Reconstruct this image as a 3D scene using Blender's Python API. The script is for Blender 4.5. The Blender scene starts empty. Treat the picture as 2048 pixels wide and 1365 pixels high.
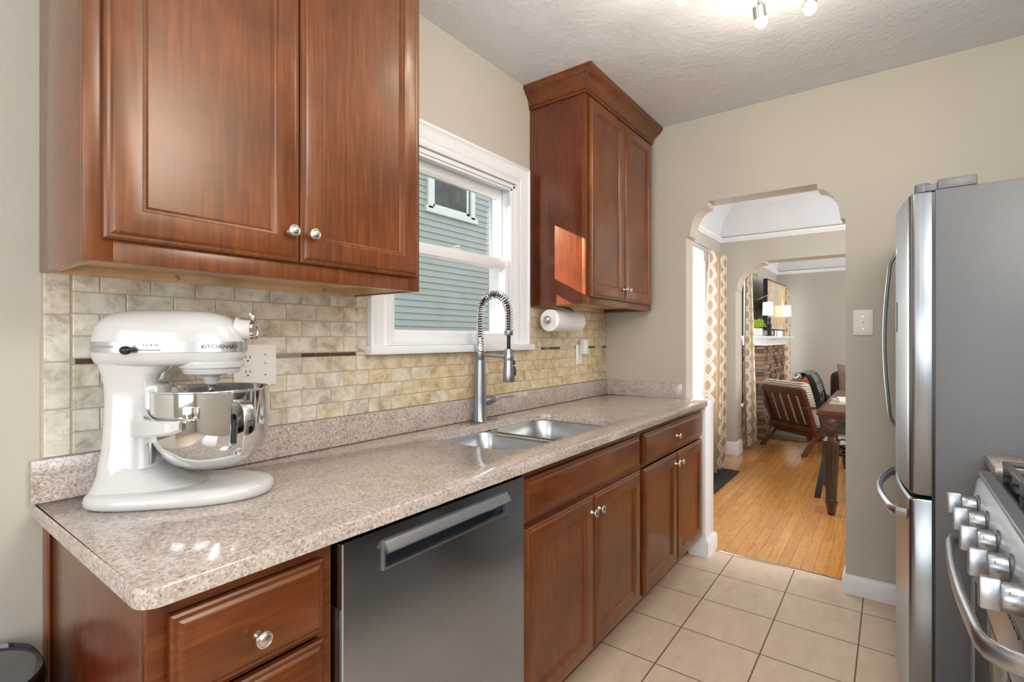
import bpy, bmesh, math, random
from mathutils import Vector, Matrix
PI = math.pi
S = bpy.context.scene
COL = S.collection
random.seed(7)

# ------------------------------------------------------------------ camera
H = 1.275
FPX = 1011.0
cam = bpy.data.cameras.new('camera'); camo = bpy.data.objects.new('camera', cam); COL.objects.link(camo)
cam.sensor_fit = 'HORIZONTAL'; cam.sensor_width = 36.0
cam.lens = 36.0 * FPX / 2048.0
cam.shift_y = -(682.5 - 678.0) / 2048.0
cam.clip_start = 0.02; cam.clip_end = 200
TH = math.atan((1781 - 1024) / FPX)
camo.location = (0, 0, H)
camo.rotation_euler = (PI / 2, 0, TH - PI / 2)
S.camera = camo

# ------------------------------------------------------------------ world, sun, exposure
w = bpy.data.worlds.new('sky'); S.world = w; w.use_nodes = True
wn = w.node_tree.nodes; wl = w.node_tree.links
bg = wn['Background']
bg.inputs[0].default_value = (0.92, 0.96, 1.0, 1); bg.inputs[1].default_value = 1.8
S.view_settings.view_transform = 'Standard'; S.view_settings.look = 'None'
S.view_settings.exposure = 0.0; S.view_settings.gamma = 1.0
S.view_settings.use_curve_mapping = False

def light(name, kind, loc, energy, color=(1, 1, 1), rot=(0, 0, 0), size=None, size_y=None, angle=None, radius=None):
    l = bpy.data.lights.new(name, kind); l.energy = energy; l.color = color
    if size is not None:
        l.shape = 'RECTANGLE' if size_y else 'SQUARE'; l.size = size
        if size_y: l.size_y = size_y
    if angle is not None: l.angle = angle
    if radius is not None: l.shadow_soft_size = radius
    o = bpy.data.objects.new(name, l); COL.objects.link(o); o.location = loc; o.rotation_euler = rot
    return o
sun = light('sun', 'SUN', (0, 6, 6), 22.0, (1.0, 0.93, 0.82), angle=0.009)
sun.rotation_euler = Vector((1, -1, -0.52)).to_track_quat('-Z', 'Y').to_euler()
# added fill light, out of frame to the right, brightens the sink wall
light('added_kitchen_fill', 'POINT', (0.80, -0.40, 2.15), 40, (1.0, 0.96, 0.91), radius=0.25)
# added fills from unseen sides, and daylight through the dining and living windows
light('added_fill_back', 'AREA', (-2.25, 0.25, 1.45), 30, (0.93, 0.97, 1.0), rot=(0, -PI / 2, 0), size=1.5, size_y=1.5)  # added broad fill behind the camera, in place of an unseen window
light('added_fill_range_side', 'AREA', (-0.55, -0.83, 1.6), 16, (0.95, 0.97, 1.0), rot=(PI/2, 0, 0), size=1.3, size_y=1.1)  # added fill from the unseen range wall
light('daylight_dining_window', 'AREA', (4.6, 1.74, 1.35), 55, (0.96, 0.98, 1.0), rot=(-PI / 2, 0, 0), size=1.5, size_y=1.5)
light('daylight_living_window', 'AREA', (6.75, 1.74, 1.35), 10, (0.96, 0.98, 1.0), rot=(-PI / 2, 0, 0), size=0.5, size_y=1.5)
light('daylight_fireside_window', 'AREA', (8.9, 1.74, 1.35), 14, (0.96, 0.98, 1.0), rot=(-PI / 2, 0, 0), size=0.6, size_y=1.5)
light('added_fill_living', 'AREA', (8.0, -2.1, 1.5), 60, (1.0, 0.98, 0.95), rot=(PI / 2, 0, 0), size=2.0, size_y=1.4)  # added fill from the unseen side of the living room
light('added_fill_dining', 'AREA', (4.4, -2.1, 1.5), 60, (1.0, 0.98, 0.95), rot=(PI / 2, 0, 0), size=1.8, size_y=1.4)  # added fill from the unseen side of the dining room

# ------------------------------------------------------------------ helpers
def srgb(r, g, b):
    f = lambda c: (c / 255 / 12.92) if c / 255 <= 0.04045 else ((c / 255 + 0.055) / 1.055) ** 2.4
    return (f(r), f(g), f(b), 1)

class N:
    """small node-tree writer"""
    def __init__(s, name):
        s.m = bpy.data.materials.new(name); s.m.use_nodes = True
        s.t = s.m.node_tree; s.b = s.t.nodes['Principled BSDF']
    def n(s, typ, **kw):
        nd = s.t.nodes.new('ShaderNode' + typ)
        for k, v in kw.items():
            if k.startswith('i_'):
                nd.inputs[k[2:].replace('_', ' ')].default_value = v
            else: setattr(nd, k, v)
        return nd
    def l(s, a, b): s.t.links.new(a, b)
    def coord(s, kind='Object', scale=(1, 1, 1), rot=(0, 0, 0), loc=(0, 0, 0)):
        tc = s.n('TexCoord'); mp = s.n('Mapping')
        mp.inputs['Scale'].default_value = scale; mp.inputs['Rotation'].default_value = rot
        mp.inputs['Location'].default_value = loc
        s.l(tc.outputs[kind], mp.inputs[0]); return mp.outputs[0]
    def noise(s, vec, scale, detail=4, rough=0.5, dist=0):
        nd = s.n('TexNoise'); nd.inputs['Scale'].default_value = scale; nd.inputs['Detail'].default_value = detail
        nd.inputs['Roughness'].default_value = rough; nd.inputs['Distortion'].default_value = dist
        if vec is not None: s.l(vec, nd.inputs['Vector'])
        return nd.outputs['Fac']
    def ramp(s, fac, stops, interp='LINEAR'):
        r = s.n('ValToRGB'); r.color_ramp.interpolation = interp
        e = r.color_ramp.elements
        e[0].position, e[0].color = stops[0]; e[1].position, e[1].color = stops[-1]
        for p, c in stops[1:-1]:
            x = e.new(p); x.color = c
        s.l(fac, r.inputs[0]); return r.outputs[0]
    def mix(s, fac, a, b, mode='MIX'):
        x = s.n('Mix', data_type='RGBA', blend_type=mode)
        for sock, v in ((x.inputs[0], fac), (x.inputs[6], a), (x.inputs[7], b)):
            if hasattr(v, 'is_linked'): s.l(v, sock)
            else: sock.default_value = v
        return x.outputs[2]
    def math(s, op, a, b=None):
        x = s.n('Math', operation=op)
        for sock, v in ((x.inputs[0], a), (x.inputs[1], b)):
            if v is None: continue
            if hasattr(v, 'is_linked'): s.l(v, sock)
            else: sock.default_value = v
        return x.outputs[0]
    def bump(s, h, strength=0.2, dist=0.01):
        b = s.n('Bump'); b.inputs['Strength'].default_value = strength; b.inputs['Distance'].default_value = dist
        s.l(h, b.inputs['Height']); s.l(b.outputs[0], s.b.inputs['Normal'])
    def set(s, **kw):
        names = dict(color='Base Color', rough='Roughness', metal='Metallic', coat='Coat Weight', coatr='Coat Roughness',
                     spec='Specular IOR Level', emit='Emission Color', emis='Emission Strength', trans='Transmission Weight',
                     sub='Subsurface Weight', sheen='Sheen Weight', alpha='Alpha', aniso='Anisotropic')
        for k, v in kw.items():
            sk = s.b.inputs[names[k]]
            if hasattr(v, 'is_linked'): s.l(v, sk)
            else: sk.default_value = v
        return s

def plain(name, c, rough=0.5, metal=0.0, nz=0.06, nscale=12.0, bump=0.0, **kw):
    """plain finish with a slight procedural tone variation"""
    m = N(name); v = m.coord()
    f = m.noise(v, nscale, 3)
    d = tuple(max(0, x * (1 - nz)) for x in c[:3]) + (1,); e = tuple(min(1, x * (1 + nz)) for x in c[:3]) + (1,)
    m.set(color=m.ramp(f, [(0.3, d), (0.7, e)]), rough=rough, metal=metal, **kw)
    if bump: m.bump(m.noise(v, nscale * 3, 4), bump, 0.004)
    return m.m

def make_wood(name, dark, mid, lite, grain='Z', rough=0.30, coat=0.45):
    m = N(name)
    sc = {'Z': (16, 16, 0.9), 'X': (0.9, 16, 16), 'Y': (16, 0.9, 16)}[grain]
    v = m.coord(scale=sc); v2 = m.coord()
    g = m.noise(v, 6, 6, 0.55, 0.35)
    blot = m.noise(v2, 6.0, 4, 0.55, 0.3)
    c1 = m.ramp(g, [(0.15, dark), (0.5, mid), (0.9, lite)])
    c2 = m.ramp(blot, [(0.32, (0.52, 0.50, 0.48, 1)), (0.62, (1.0, 1.0, 1.0, 1))])
    c = m.mix(0.75, c1, c2, 'MULTIPLY')
    m.b.inputs['Coat Tint'].default_value = (1.0, 0.86, 0.68, 1); m.b.inputs['Specular Tint'].default_value = (1.0, 0.86, 0.68, 1)
    m.set(color=c, rough=m.math('ADD', m.math('MULTIPLY', g, 0.15), rough - 0.05), coat=coat, coatr=(0.17 if coat > 0.8 else 0.26), spec=0.5)
    m.bump(g, 0.015, 0.001)
    return m.m

M = {}
M['wood'] = make_wood('stained_cherry_wood', srgb(84, 42, 19), srgb(114, 61, 28), srgb(148, 86, 40))
M['woodside'] = make_wood('stained_cherry_veneer', srgb(86, 38, 22), srgb(102, 47, 26), srgb(116, 58, 34), coat=0.9, rough=0.25)
M['woodx'] = make_wood('stained_cherry_rail', srgb(80, 39, 18), srgb(110, 57, 26), srgb(142, 80, 38), grain='X')
M['lightwood'] = make_wood('unfinished_maple', srgb(196, 160, 118), srgb(220, 186, 144), srgb(234, 206, 168), grain='X', rough=0.5, coat=0.0)
M['darkwood'] = make_wood('espresso_wood', srgb(36, 24, 20), srgb(52, 34, 28), srgb(74, 48, 38), rough=0.28)
M['walnut'] = make_wood('walnut_wood', srgb(66, 34, 24), srgb(92, 50, 34), srgb(116, 66, 46), rough=0.3)
M['blockwood'] = make_wood('oak_block', srgb(120, 84, 54), srgb(150, 108, 72), srgb(176, 132, 92), rough=0.5, coat=0)

def wall_mat(name, c, bump=0.12):
    m = N(name); v = m.coord()
    a = m.noise(v, 2.5, 3); f = m.noise(v, 40, 5, 0.6)
    d = tuple(x * 0.95 for x in c[:3]) + (1,)
    m.set(color=m.ramp(a, [(0.3, d), (0.7, c)]), rough=0.55, spec=0.35)
    h = m.math('ADD', m.math('MULTIPLY', f, 0.4), m.noise(v, 7, 4, 0.55))
    m.bump(h, bump, 0.02); return m.m
M['wall'] = wall_mat('greige_wall_paint', srgb(196, 189, 177))
M['wall2'] = wall_mat('living_wall_paint', srgb(190, 184, 174))
M['ceiling'] = wall_mat('white_plaster_ceiling', srgb(225, 227, 230), 0.35)
M['white'] = plain('white_gloss_trim', srgb(238, 239, 242), 0.28, nz=0.01)
M['plate'] = plain('white_plastic_plate', srgb(240, 237, 230), 0.35, nz=0.01)
M['mixer'] = plain('white_enamel', srgb(206, 205, 204), 0.22, nz=0.01, coat=0.6, coatr=0.12)
M['chrome'] = plain('polished_steel', (0.76, 0.775, 0.79, 1), 0.06, 1.0, nz=0.02)
M['nickel'] = plain('satin_nickel', (0.62, 0.59, 0.55, 1), 0.27, 1.0, nz=0.03)
M['silver'] = plain('silver_band', (0.55, 0.56, 0.58, 1), 0.30, 0.9, nz=0.02)
M['black'] = plain('black_plastic', (0.012, 0.012, 0.013, 1), 0.25, nz=0.1)
M['blackgloss'] = plain('black_enamel', (0.006, 0.006, 0.007, 1), 0.08, nz=0.1)
M['iron'] = plain('grey_cast_iron', (0.12, 0.12, 0.12, 1), 0.42, 0.3, bump=0.1, nscale=60)
M['rubber'] = plain('black_rubber', (0.014, 0.014, 0.016, 1), 0.6, nz=0.1)
M['grout'] = plain('grout', srgb(188, 176, 156), 0.85)

def brushed(name, c, rough, axis):
    m = N(name); sc = {'X': (1, 260, 260), 'Z': (260, 260, 1), 'Y': (260, 1, 260)}[axis]
    f = m.noise(m.coord(scale=sc), 1.0, 3)
    d = tuple(x * 0.88 for x in c[:3]) + (1,)
    m.set(color=m.ramp(f, [(0.3, d), (0.7, c)]), metal=1.0, rough=m.math('ADD', m.math('MULTIPLY', f, 0.12), rough - 0.06))
    return m.m
M['steel'] = brushed('brushed_steel', (0.385, 0.435, 0.505, 1), 0.2, 'X')
M['steelv'] = brushed('brushed_steel_vertical', (0.40, 0.43, 0.465, 1), 0.30, 'Z')
M['sinksteel'] = brushed('sink_steel', (0.58, 0.60, 0.62, 1), 0.30, 'X')
M['rangesteel'] = brushed('range_steel', (0.47, 0.49, 0.52, 1), 0.33, 'X')

m = N('fridge_textured_grey'); v = m.coord(kind='Object')
vo = m.n('TexVoronoi'); vo.feature = 'SMOOTH_F1'; vo.inputs['Scale'].default_value = 190; 
wv = m.noise(v, 30, 3)
add = m.n('VectorMath', operation='ADD'); m.l(v, add.inputs[0])
sc = m.n('VectorMath', operation='SCALE'); sc.inputs['Scale'].default_value = 0.03
cmb = m.n('CombineXYZ'); m.l(wv, cmb.inputs[1]); m.l(wv, cmb.inputs[2]); m.l(cmb.outputs[0], sc.inputs[0]); m.l(sc.outputs[0], add.inputs[1])
m.l(add.outputs[0], vo.inputs['Vector'])
m.set(color=srgb(108, 110, 113), rough=0.42, spec=0.5); m.bump(vo.outputs['Distance'], 0.22, 0.0015)
M['fridgeside'] = m.m

# granite: pink-beige ground with white, tan, grey and black crystals
def granite(name):
    m = N(name); v0 = m.coord()
    # crystal boundaries are ragged: jitter the coordinates with fine noise
    jn = m.n('TexNoise'); jn.inputs['Scale'].default_value = 260; jn.inputs['Detail'].default_value = 3; m.l(v0, jn.inputs['Vector'])
    sc = m.n('VectorMath', operation='SCALE'); sc.inputs['Scale'].default_value = 0.0045; m.l(jn.outputs['Color'], sc.inputs[0])
    ad = m.n('VectorMath', operation='ADD'); m.l(v0, ad.inputs[0]); m.l(sc.outputs[0], ad.inputs[1]); v = ad.outputs[0]
    def vor(s):
        x = m.n('TexVoronoi'); x.inputs['Scale'].default_value = s; m.l(v, x.inputs['Vector']); q = m.n('SeparateColor'); m.l(x.outputs['Color'], q.inputs[0]); return q
    a = vor(330); b = vor(175)
    big = m.noise(v0, 14, 5, 0.6); med = m.noise(v0, 120, 4, 0.6)
    c = m.ramp(a.outputs[0], [(0.0, srgb(66, 64, 68)), (0.11, srgb(132, 126, 124)), (0.23, srgb(180, 160, 146)), (0.46, srgb(200, 186, 174)),
                                (0.68, srgb(212, 205, 197)), (0.9, srgb(228, 224, 219))], 'CONSTANT')
    c2 = m.ramp(b.outputs[1], [(0.0, srgb(74, 70, 72)), (0.05, srgb(176, 148, 132)), (0.26, srgb(198, 174, 158)), (0.55, srgb(216, 210, 204)), (0.9, srgb(164, 159, 158))], 'CONSTANT')
    c = m.mix(0.45, c, c2)
    c = m.mix(0.35, c, m.ramp(med, [(0.35, srgb(168, 144, 130)), (0.65, srgb(226, 220, 214))]))
    t = m.ramp(big, [(0.35, (0.86, 0.85, 0.85, 1)), (0.65, (1.0, 1.0, 1.0, 1))])
    m.set(color=m.mix(1.0, c, t, 'MULTIPLY'), rough=0.12, spec=0.5, coat=0.2, coatr=0.05)
    return m.m
M['granite'] = granite('pink_grey_granite')

# floor tile
m = N('beige_floor_tile'); v = m.coord(loc=(-1.925, -0.107, 0))
br = m.n('TexBrick'); br.offset = 0; br.squash = 1
br.inputs['Scale'].default_value = 1; br.inputs['Brick Width'].default_value = 0.3105; br.inputs['Row Height'].default_value = 0.3165
br.inputs['Mortar Size'].default_value = 0.0028; br.inputs['Mortar Smooth'].default_value = 0.2; br.inputs['Bias'].default_value = 0
br.inputs['Color1'].default_value = (1, 1, 1, 1); br.inputs['Color2'].default_value = (0.95, 0.95, 0.95, 1); br.inputs['Mortar'].default_value = (0, 0, 0, 1)
m.l(v, br.inputs['Vector'])
blot = m.noise(m.coord(scale=(3, 6, 1)), 3, 5, 0.6)
tc = m.ramp(blot, [(0.3, srgb(214, 190, 166)), (0.7, srgb(226, 205, 182))])
tc = m.mix(1.0, tc, br.outputs['Color'], 'MULTIPLY')
m.set(color=m.mix(br.outputs['Fac'], tc, srgb(112, 88, 66)), rough=m.math('ADD', m.math('MULTIPLY', br.outputs['Fac'], 0.5), 0.24), spec=0.4)
inv = m.math('SUBTRACT', 1.0, br.outputs['Fac']); m.bump(inv, 0.3, 0.003)
M['floortile'] = m.m

# hardwood strips running along X
m = N('oak_strip_floor'); v = m.coord()
br = m.n('TexBrick'); br.offset = 0.37; br.offset_frequency = 2; br.squash = 1
br.inputs['Scale'].default_value = 1; br.inputs['Brick Width'].default_value = 0.75; br.inputs['Row Height'].default_value = 0.057
br.inputs['Mortar Size'].default_value = 0.0007; br.inputs['Mortar Smooth'].default_value = 0.1
br.inputs['Color1'].default_value = (0, 0, 0, 1); br.inputs['Color2'].default_value = (1, 1, 1, 1); br.inputs['Mortar'].default_value = (0.4, 0.4, 0.4, 1)
m.l(v, br.inputs['Vector'])
g = m.noise(m.coord(scale=(1.6, 26, 1)), 4, 8, 0.65, 1.2)
c = m.ramp(g, [(0.25, srgb(170, 108, 48)), (0.5, srgb(204, 144, 76)), (0.8, srgb(222, 168, 100))])
sp = m.n('SeparateColor'); m.l(br.outputs['Color'], sp.inputs[0])
tone = m.ramp(sp.outputs[0], [(0.0, (0.80, 0.74, 0.66, 1)), (0.5, (0.95, 0.93, 0.9, 1)), (1.0, (1.0, 1.0, 1.0, 1))])
c = m.mix(1.0, c, tone, 'MULTIPLY')
m.set(color=m.mix(br.outputs['Fac'], c, srgb(110, 64, 28)), rough=0.22, coat=0.35, coatr=0.12)
m.bump(m.math('SUBTRACT', 1.0, br.outputs['Fac']), 0.15, 0.002)
M['oak'] = m.m

# backsplash stone tile: per-tile tone from a mesh attribute
m = N('tumbled_travertine_tile'); at = m.n('Attribute'); at.attribute_name = 'tone'
sp = m.n('SeparateColor'); m.l(at.outputs['Color'], sp.inputs[0])
v = m.coord(); off = m.n('VectorMath', operation='ADD'); m.l(v, off.inputs[0])
sc = m.n('VectorMath', operation='SCALE'); sc.inputs['Scale'].default_value = 20; m.l(at.outputs['Color'], sc.inputs[0]); m.l(sc.outputs[0], off.inputs[1])
f = m.noise(off.outputs[0], 16, 8, 0.66, 0.35); f2 = m.noise(off.outputs[0], 45, 5, 0.7, 0.5)
grey = m.ramp(f, [(0.32, srgb(150, 148, 136)), (0.46, srgb(202, 197, 184)), (0.66, srgb(232, 228, 218))])
gold = m.ramp(f, [(0.32, srgb(186, 156, 110)), (0.46, srgb(214, 192, 152)), (0.66, srgb(232, 218, 190))])
c = m.mix(sp.outputs[0], grey, gold)
c = m.mix(m.ramp(f2, [(0.56, (0, 0, 0, 1)), (0.68, (0.55, 0.55, 0.55, 1))]), c, srgb(176, 138, 84))
m.set(color=c, rough=0.42, spec=0.4); m.bump(f, 0.12, 0.003)
M['tile'] = m.m
M['glasstile'] = plain('dark_glass_tile', srgb(84, 66, 54), 0.12, nz=0.1)
M['greytile'] = plain('grey_glass_tile', srgb(150, 140, 130), 0.15, nz=0.1)
M['paletile'] = plain('pale_glass_tile', srgb(205, 200, 188), 0.15, nz=0.05)

# window glass: mostly clear with a weak mirror reflection
m = N('window_glass'); t = m.n('BsdfTransparent'); g = m.n('BsdfGlossy'); g.inputs['Roughness'].default_value = 0.02
fr = m.n('LayerWeight'); fr.inputs['Blend'].default_value = 0.5; mx = m.n('MixShader')
m.l(m.math('ADD', m.math('MULTIPLY', m.math('POWER', fr.outputs['Facing'], 4.0), 0.5), 0.02), mx.inputs[0]); m.l(t.outputs[0], mx.inputs[1]); m.l(g.outputs[0], mx.inputs[2])
m.l(mx.outputs[0], m.t.nodes['Material Output'].inputs[0]); t.inputs[0].default_value = (0.96, 0.98, 0.98, 1)
M['glass'] = m.m

m = N('dark_window_pane'); f = m.noise(m.coord(), 2.2, 5, 0.6)
m.set(color=m.ramp(f, [(0.4, srgb(40, 46, 44)), (0.7, srgb(96, 92, 76))]), rough=0.06); M['darkpane'] = m.m
M['siding'] = plain('teal_clapboard_paint', srgb(162, 167, 162), 0.6, nz=0.04, nscale=3, bump=0.1)
M['sidingtrim'] = plain('pale_green_trim', srgb(216, 220, 212), 0.6, nz=0.02)
M['roof'] = plain('dark_shingle', srgb(80, 78, 78), 0.9)
M['lawn'] = plain('lawn', srgb(92, 112, 60), 0.9, nz=0.3, nscale=30)

def curtain_mat(name, base, line, w):
    m = N(name); tc = m.n('TexCoord'); sp = m.n('SeparateXYZ'); m.l(tc.outputs['UV'], sp.inputs[0])
    u = m.math('MULTIPLY', sp.outputs[0], 4.0); vv = m.math('MULTIPLY', sp.outputs[1], 7.0)
    s = m.math('MULTIPLY', m.math('SINE', m.math('MULTIPLY', vv, 2 * PI)), 0.26)
    def dist(x):
        return m.math('ABSOLUTE', m.math('SUBTRACT', m.math('FRACT', x), 0.5))
    d = m.math('MINIMUM', dist(m.math('ADD', u, s)), dist(m.math('SUBTRACT', u, s)))
    k = m.math('MULTIPLY', m.math('LESS_THAN', d, w), m.math('GREATER_THAN', d, w * 0.18))
    m.set(color=m.mix(k, base, line), rough=0.8, sheen=0.2)
    tr = m.n('BsdfTranslucent'); m.l(m.mix(k, base, line), tr.inputs[0]); mx = m.n('MixShader'); mx.inputs[0].default_value = 0.35
    m.l(m.b.outputs[0], mx.inputs[1]); m.l(tr.outputs[0], mx.inputs[2]); m.l(mx.outputs[0], m.t.nodes['Material Output'].inputs[0])
    return m.m
M['curtain'] = curtain_mat('trellis_curtain_fabric', srgb(176, 152, 126), srgb(236, 226, 210), 0.11)
m = N('sheer_voile'); tr = m.n('BsdfTranslucent'); tr.inputs[0].default_value = (0.95, 0.96, 0.98, 1); tp = m.n('BsdfTransparent')
m1 = m.n('MixShader'); m1.inputs[0].default_value = 0.5; m2 = m.n('MixShader'); m2.inputs[0].default_value = 0.35
m.set(color=(0.9, 0.91, 0.93, 1), rough=0.8)
m.l(m.b.outputs[0], m1.inputs[1]); m.l(tr.outputs[0], m1.inputs[2]); m.l(m1.outputs[0], m2.inputs[1]); m.l(tp.outputs[0], m2.inputs[2])
m.l(m2.outputs[0], m.t.nodes['Material Output'].inputs[0]); M['sheer'] = m.m

def wave_fabric(name, a, b, scale=18, thr=0.5):
    m = N(name); v = m.coord(scale=(1, 1, 1)); wv = m.n('TexWave'); wv.inputs['Scale'].default_value = scale
    wv.inputs['Distortion'].default_value = 5; wv.inputs['Detail'].default_value = 1; wv.bands_direction = 'Z'; m.l(v, wv.inputs['Vector'])
    m.set(color=m.ramp(wv.outputs['Fac'], [(thr - 0.12, a), (thr + 0.05, b)]), rough=0.8); return m.m
M['zebra'] = wave_fabric('wavy_grey_white_fabric', srgb(120, 112, 102), srgb(232, 226, 214), 14, 0.42)
M['seatfab'] = wave_fabric('striped_seat_fabric', srgb(96, 90, 88), srgb(236, 234, 230), 8, 0.3)
M['orange'] = plain('burnt_orange_fabric', srgb(176, 72, 30), 0.8, bump=0.1, nscale=50)
M['brownfab'] = plain('dark_brown_fabric', srgb(62, 46, 42), 0.75, bump=0.1, nscale=50)
M['tanfab'] = plain('tan_pleated_fabric', srgb(172, 150, 136), 0.8, bump=0.3, nscale=20)
M['paper'] = plain('paper_towel', srgb(244, 243, 240), 0.85, nz=0.01, bump=0.15, nscale=60)
M['card'] = plain('cardboard_core', srgb(150, 120, 90), 0.8)
M['mat'] = plain('black_floor_mat', (0.018, 0.018, 0.022, 1), 0.7, bump=0.2, nscale=80)
m = N('stacked_ledge_stone'); f = m.noise(m.coord(), 9, 5, 0.6); oi = m.n('Attribute'); oi.attribute_name = 'tone'
sp = m.n('SeparateColor'); m.l(oi.outputs['Color'], sp.inputs[0])
c = m.ramp(sp.outputs[0], [(0.0, srgb(92, 76, 66)), (0.35, srgb(140, 112, 90)), (0.7, srgb(168, 128, 96)), (1.0, srgb(128, 118, 110))])
m.set(color=m.mix(0.6, c, m.ramp(f, [(0.3, (0.45, 0.42, 0.4, 1)), (0.7, (1, 1, 1, 1))]), 'MULTIPLY'), rough=0.85); m.bump(f, 0.6, 0.02)
M['stone'] = m.m
M['slab'] = plain('bluestone_slab', srgb(122, 110, 98), 0.6, nz=0.15, nscale=8, bump=0.2)
m = N('abstract_tree_picture'); v = m.coord(scale=(1, 1, 1)); f = m.noise(v, 3.5, 6, 0.6, 0.5); g = m.noise(m.coord(scale=(3, 3, 0.8)), 3.0, 6, 0.7, 0.6)
c = m.ramp(f, [(0.36, srgb(120, 170, 196)), (0.48, srgb(214, 204, 176)), (0.60, srgb(214, 158, 84)), (0.75, srgb(128, 104, 84))])
c2 = m.ramp(g, [(0.4, srgb(110, 116, 124)), (0.62, srgb(214, 170, 100))])
m.set(color=m.mix(0.45, c, c2), rough=0.15); m.b.inputs['Emission Strength'].default_value = 0.25
m.l(m.mix(0.45, c, c2), m.b.inputs['Emission Color']); M['tvpic'] = m.m
m = N('glowing_fabric_shade'); m.set(color=srgb(255, 244, 220), rough=0.7, emit=srgb(255, 232, 196), emis=1.5); M['shade'] = m.m
m = N('glowing_bulb'); m.set(color=(1, 1, 1, 1), rough=0.3, emit=srgb(255, 244, 224), emis=6.0); M['bulb'] = m.m
M['leaf'] = plain('lime_green_leaf', srgb(166, 190, 40), 0.55, nz=0.3, nscale=40)
M['pot'] = plain('white_ceramic', srgb(236, 232, 226), 0.3, nz=0.02)
M['darkglass'] = plain('smoked_lid', srgb(120, 122, 124), 0.08, 0.6)
M['can'] = plain('trash_can_steel', srgb(150, 152, 154), 0.25, 0.9)
M['drain'] = plain('drain_steel', (0.5, 0.5, 0.5, 1), 0.2, 1.0)
M['print'] = plain('grey_print', srgb(120, 120, 122), 0.5)
M['darkprint'] = plain('dark_print', srgb(70, 62, 54), 0.4)
M['magazine'] = plain('magazine_cover', srgb(232, 226, 220), 0.3)
M['redprint'] = plain('red_print', srgb(186, 60, 48), 0.4)
M['straw'] = plain('straw_placemat', srgb(206, 190, 150), 0.8, bump=0.3, nscale=90)

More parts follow.
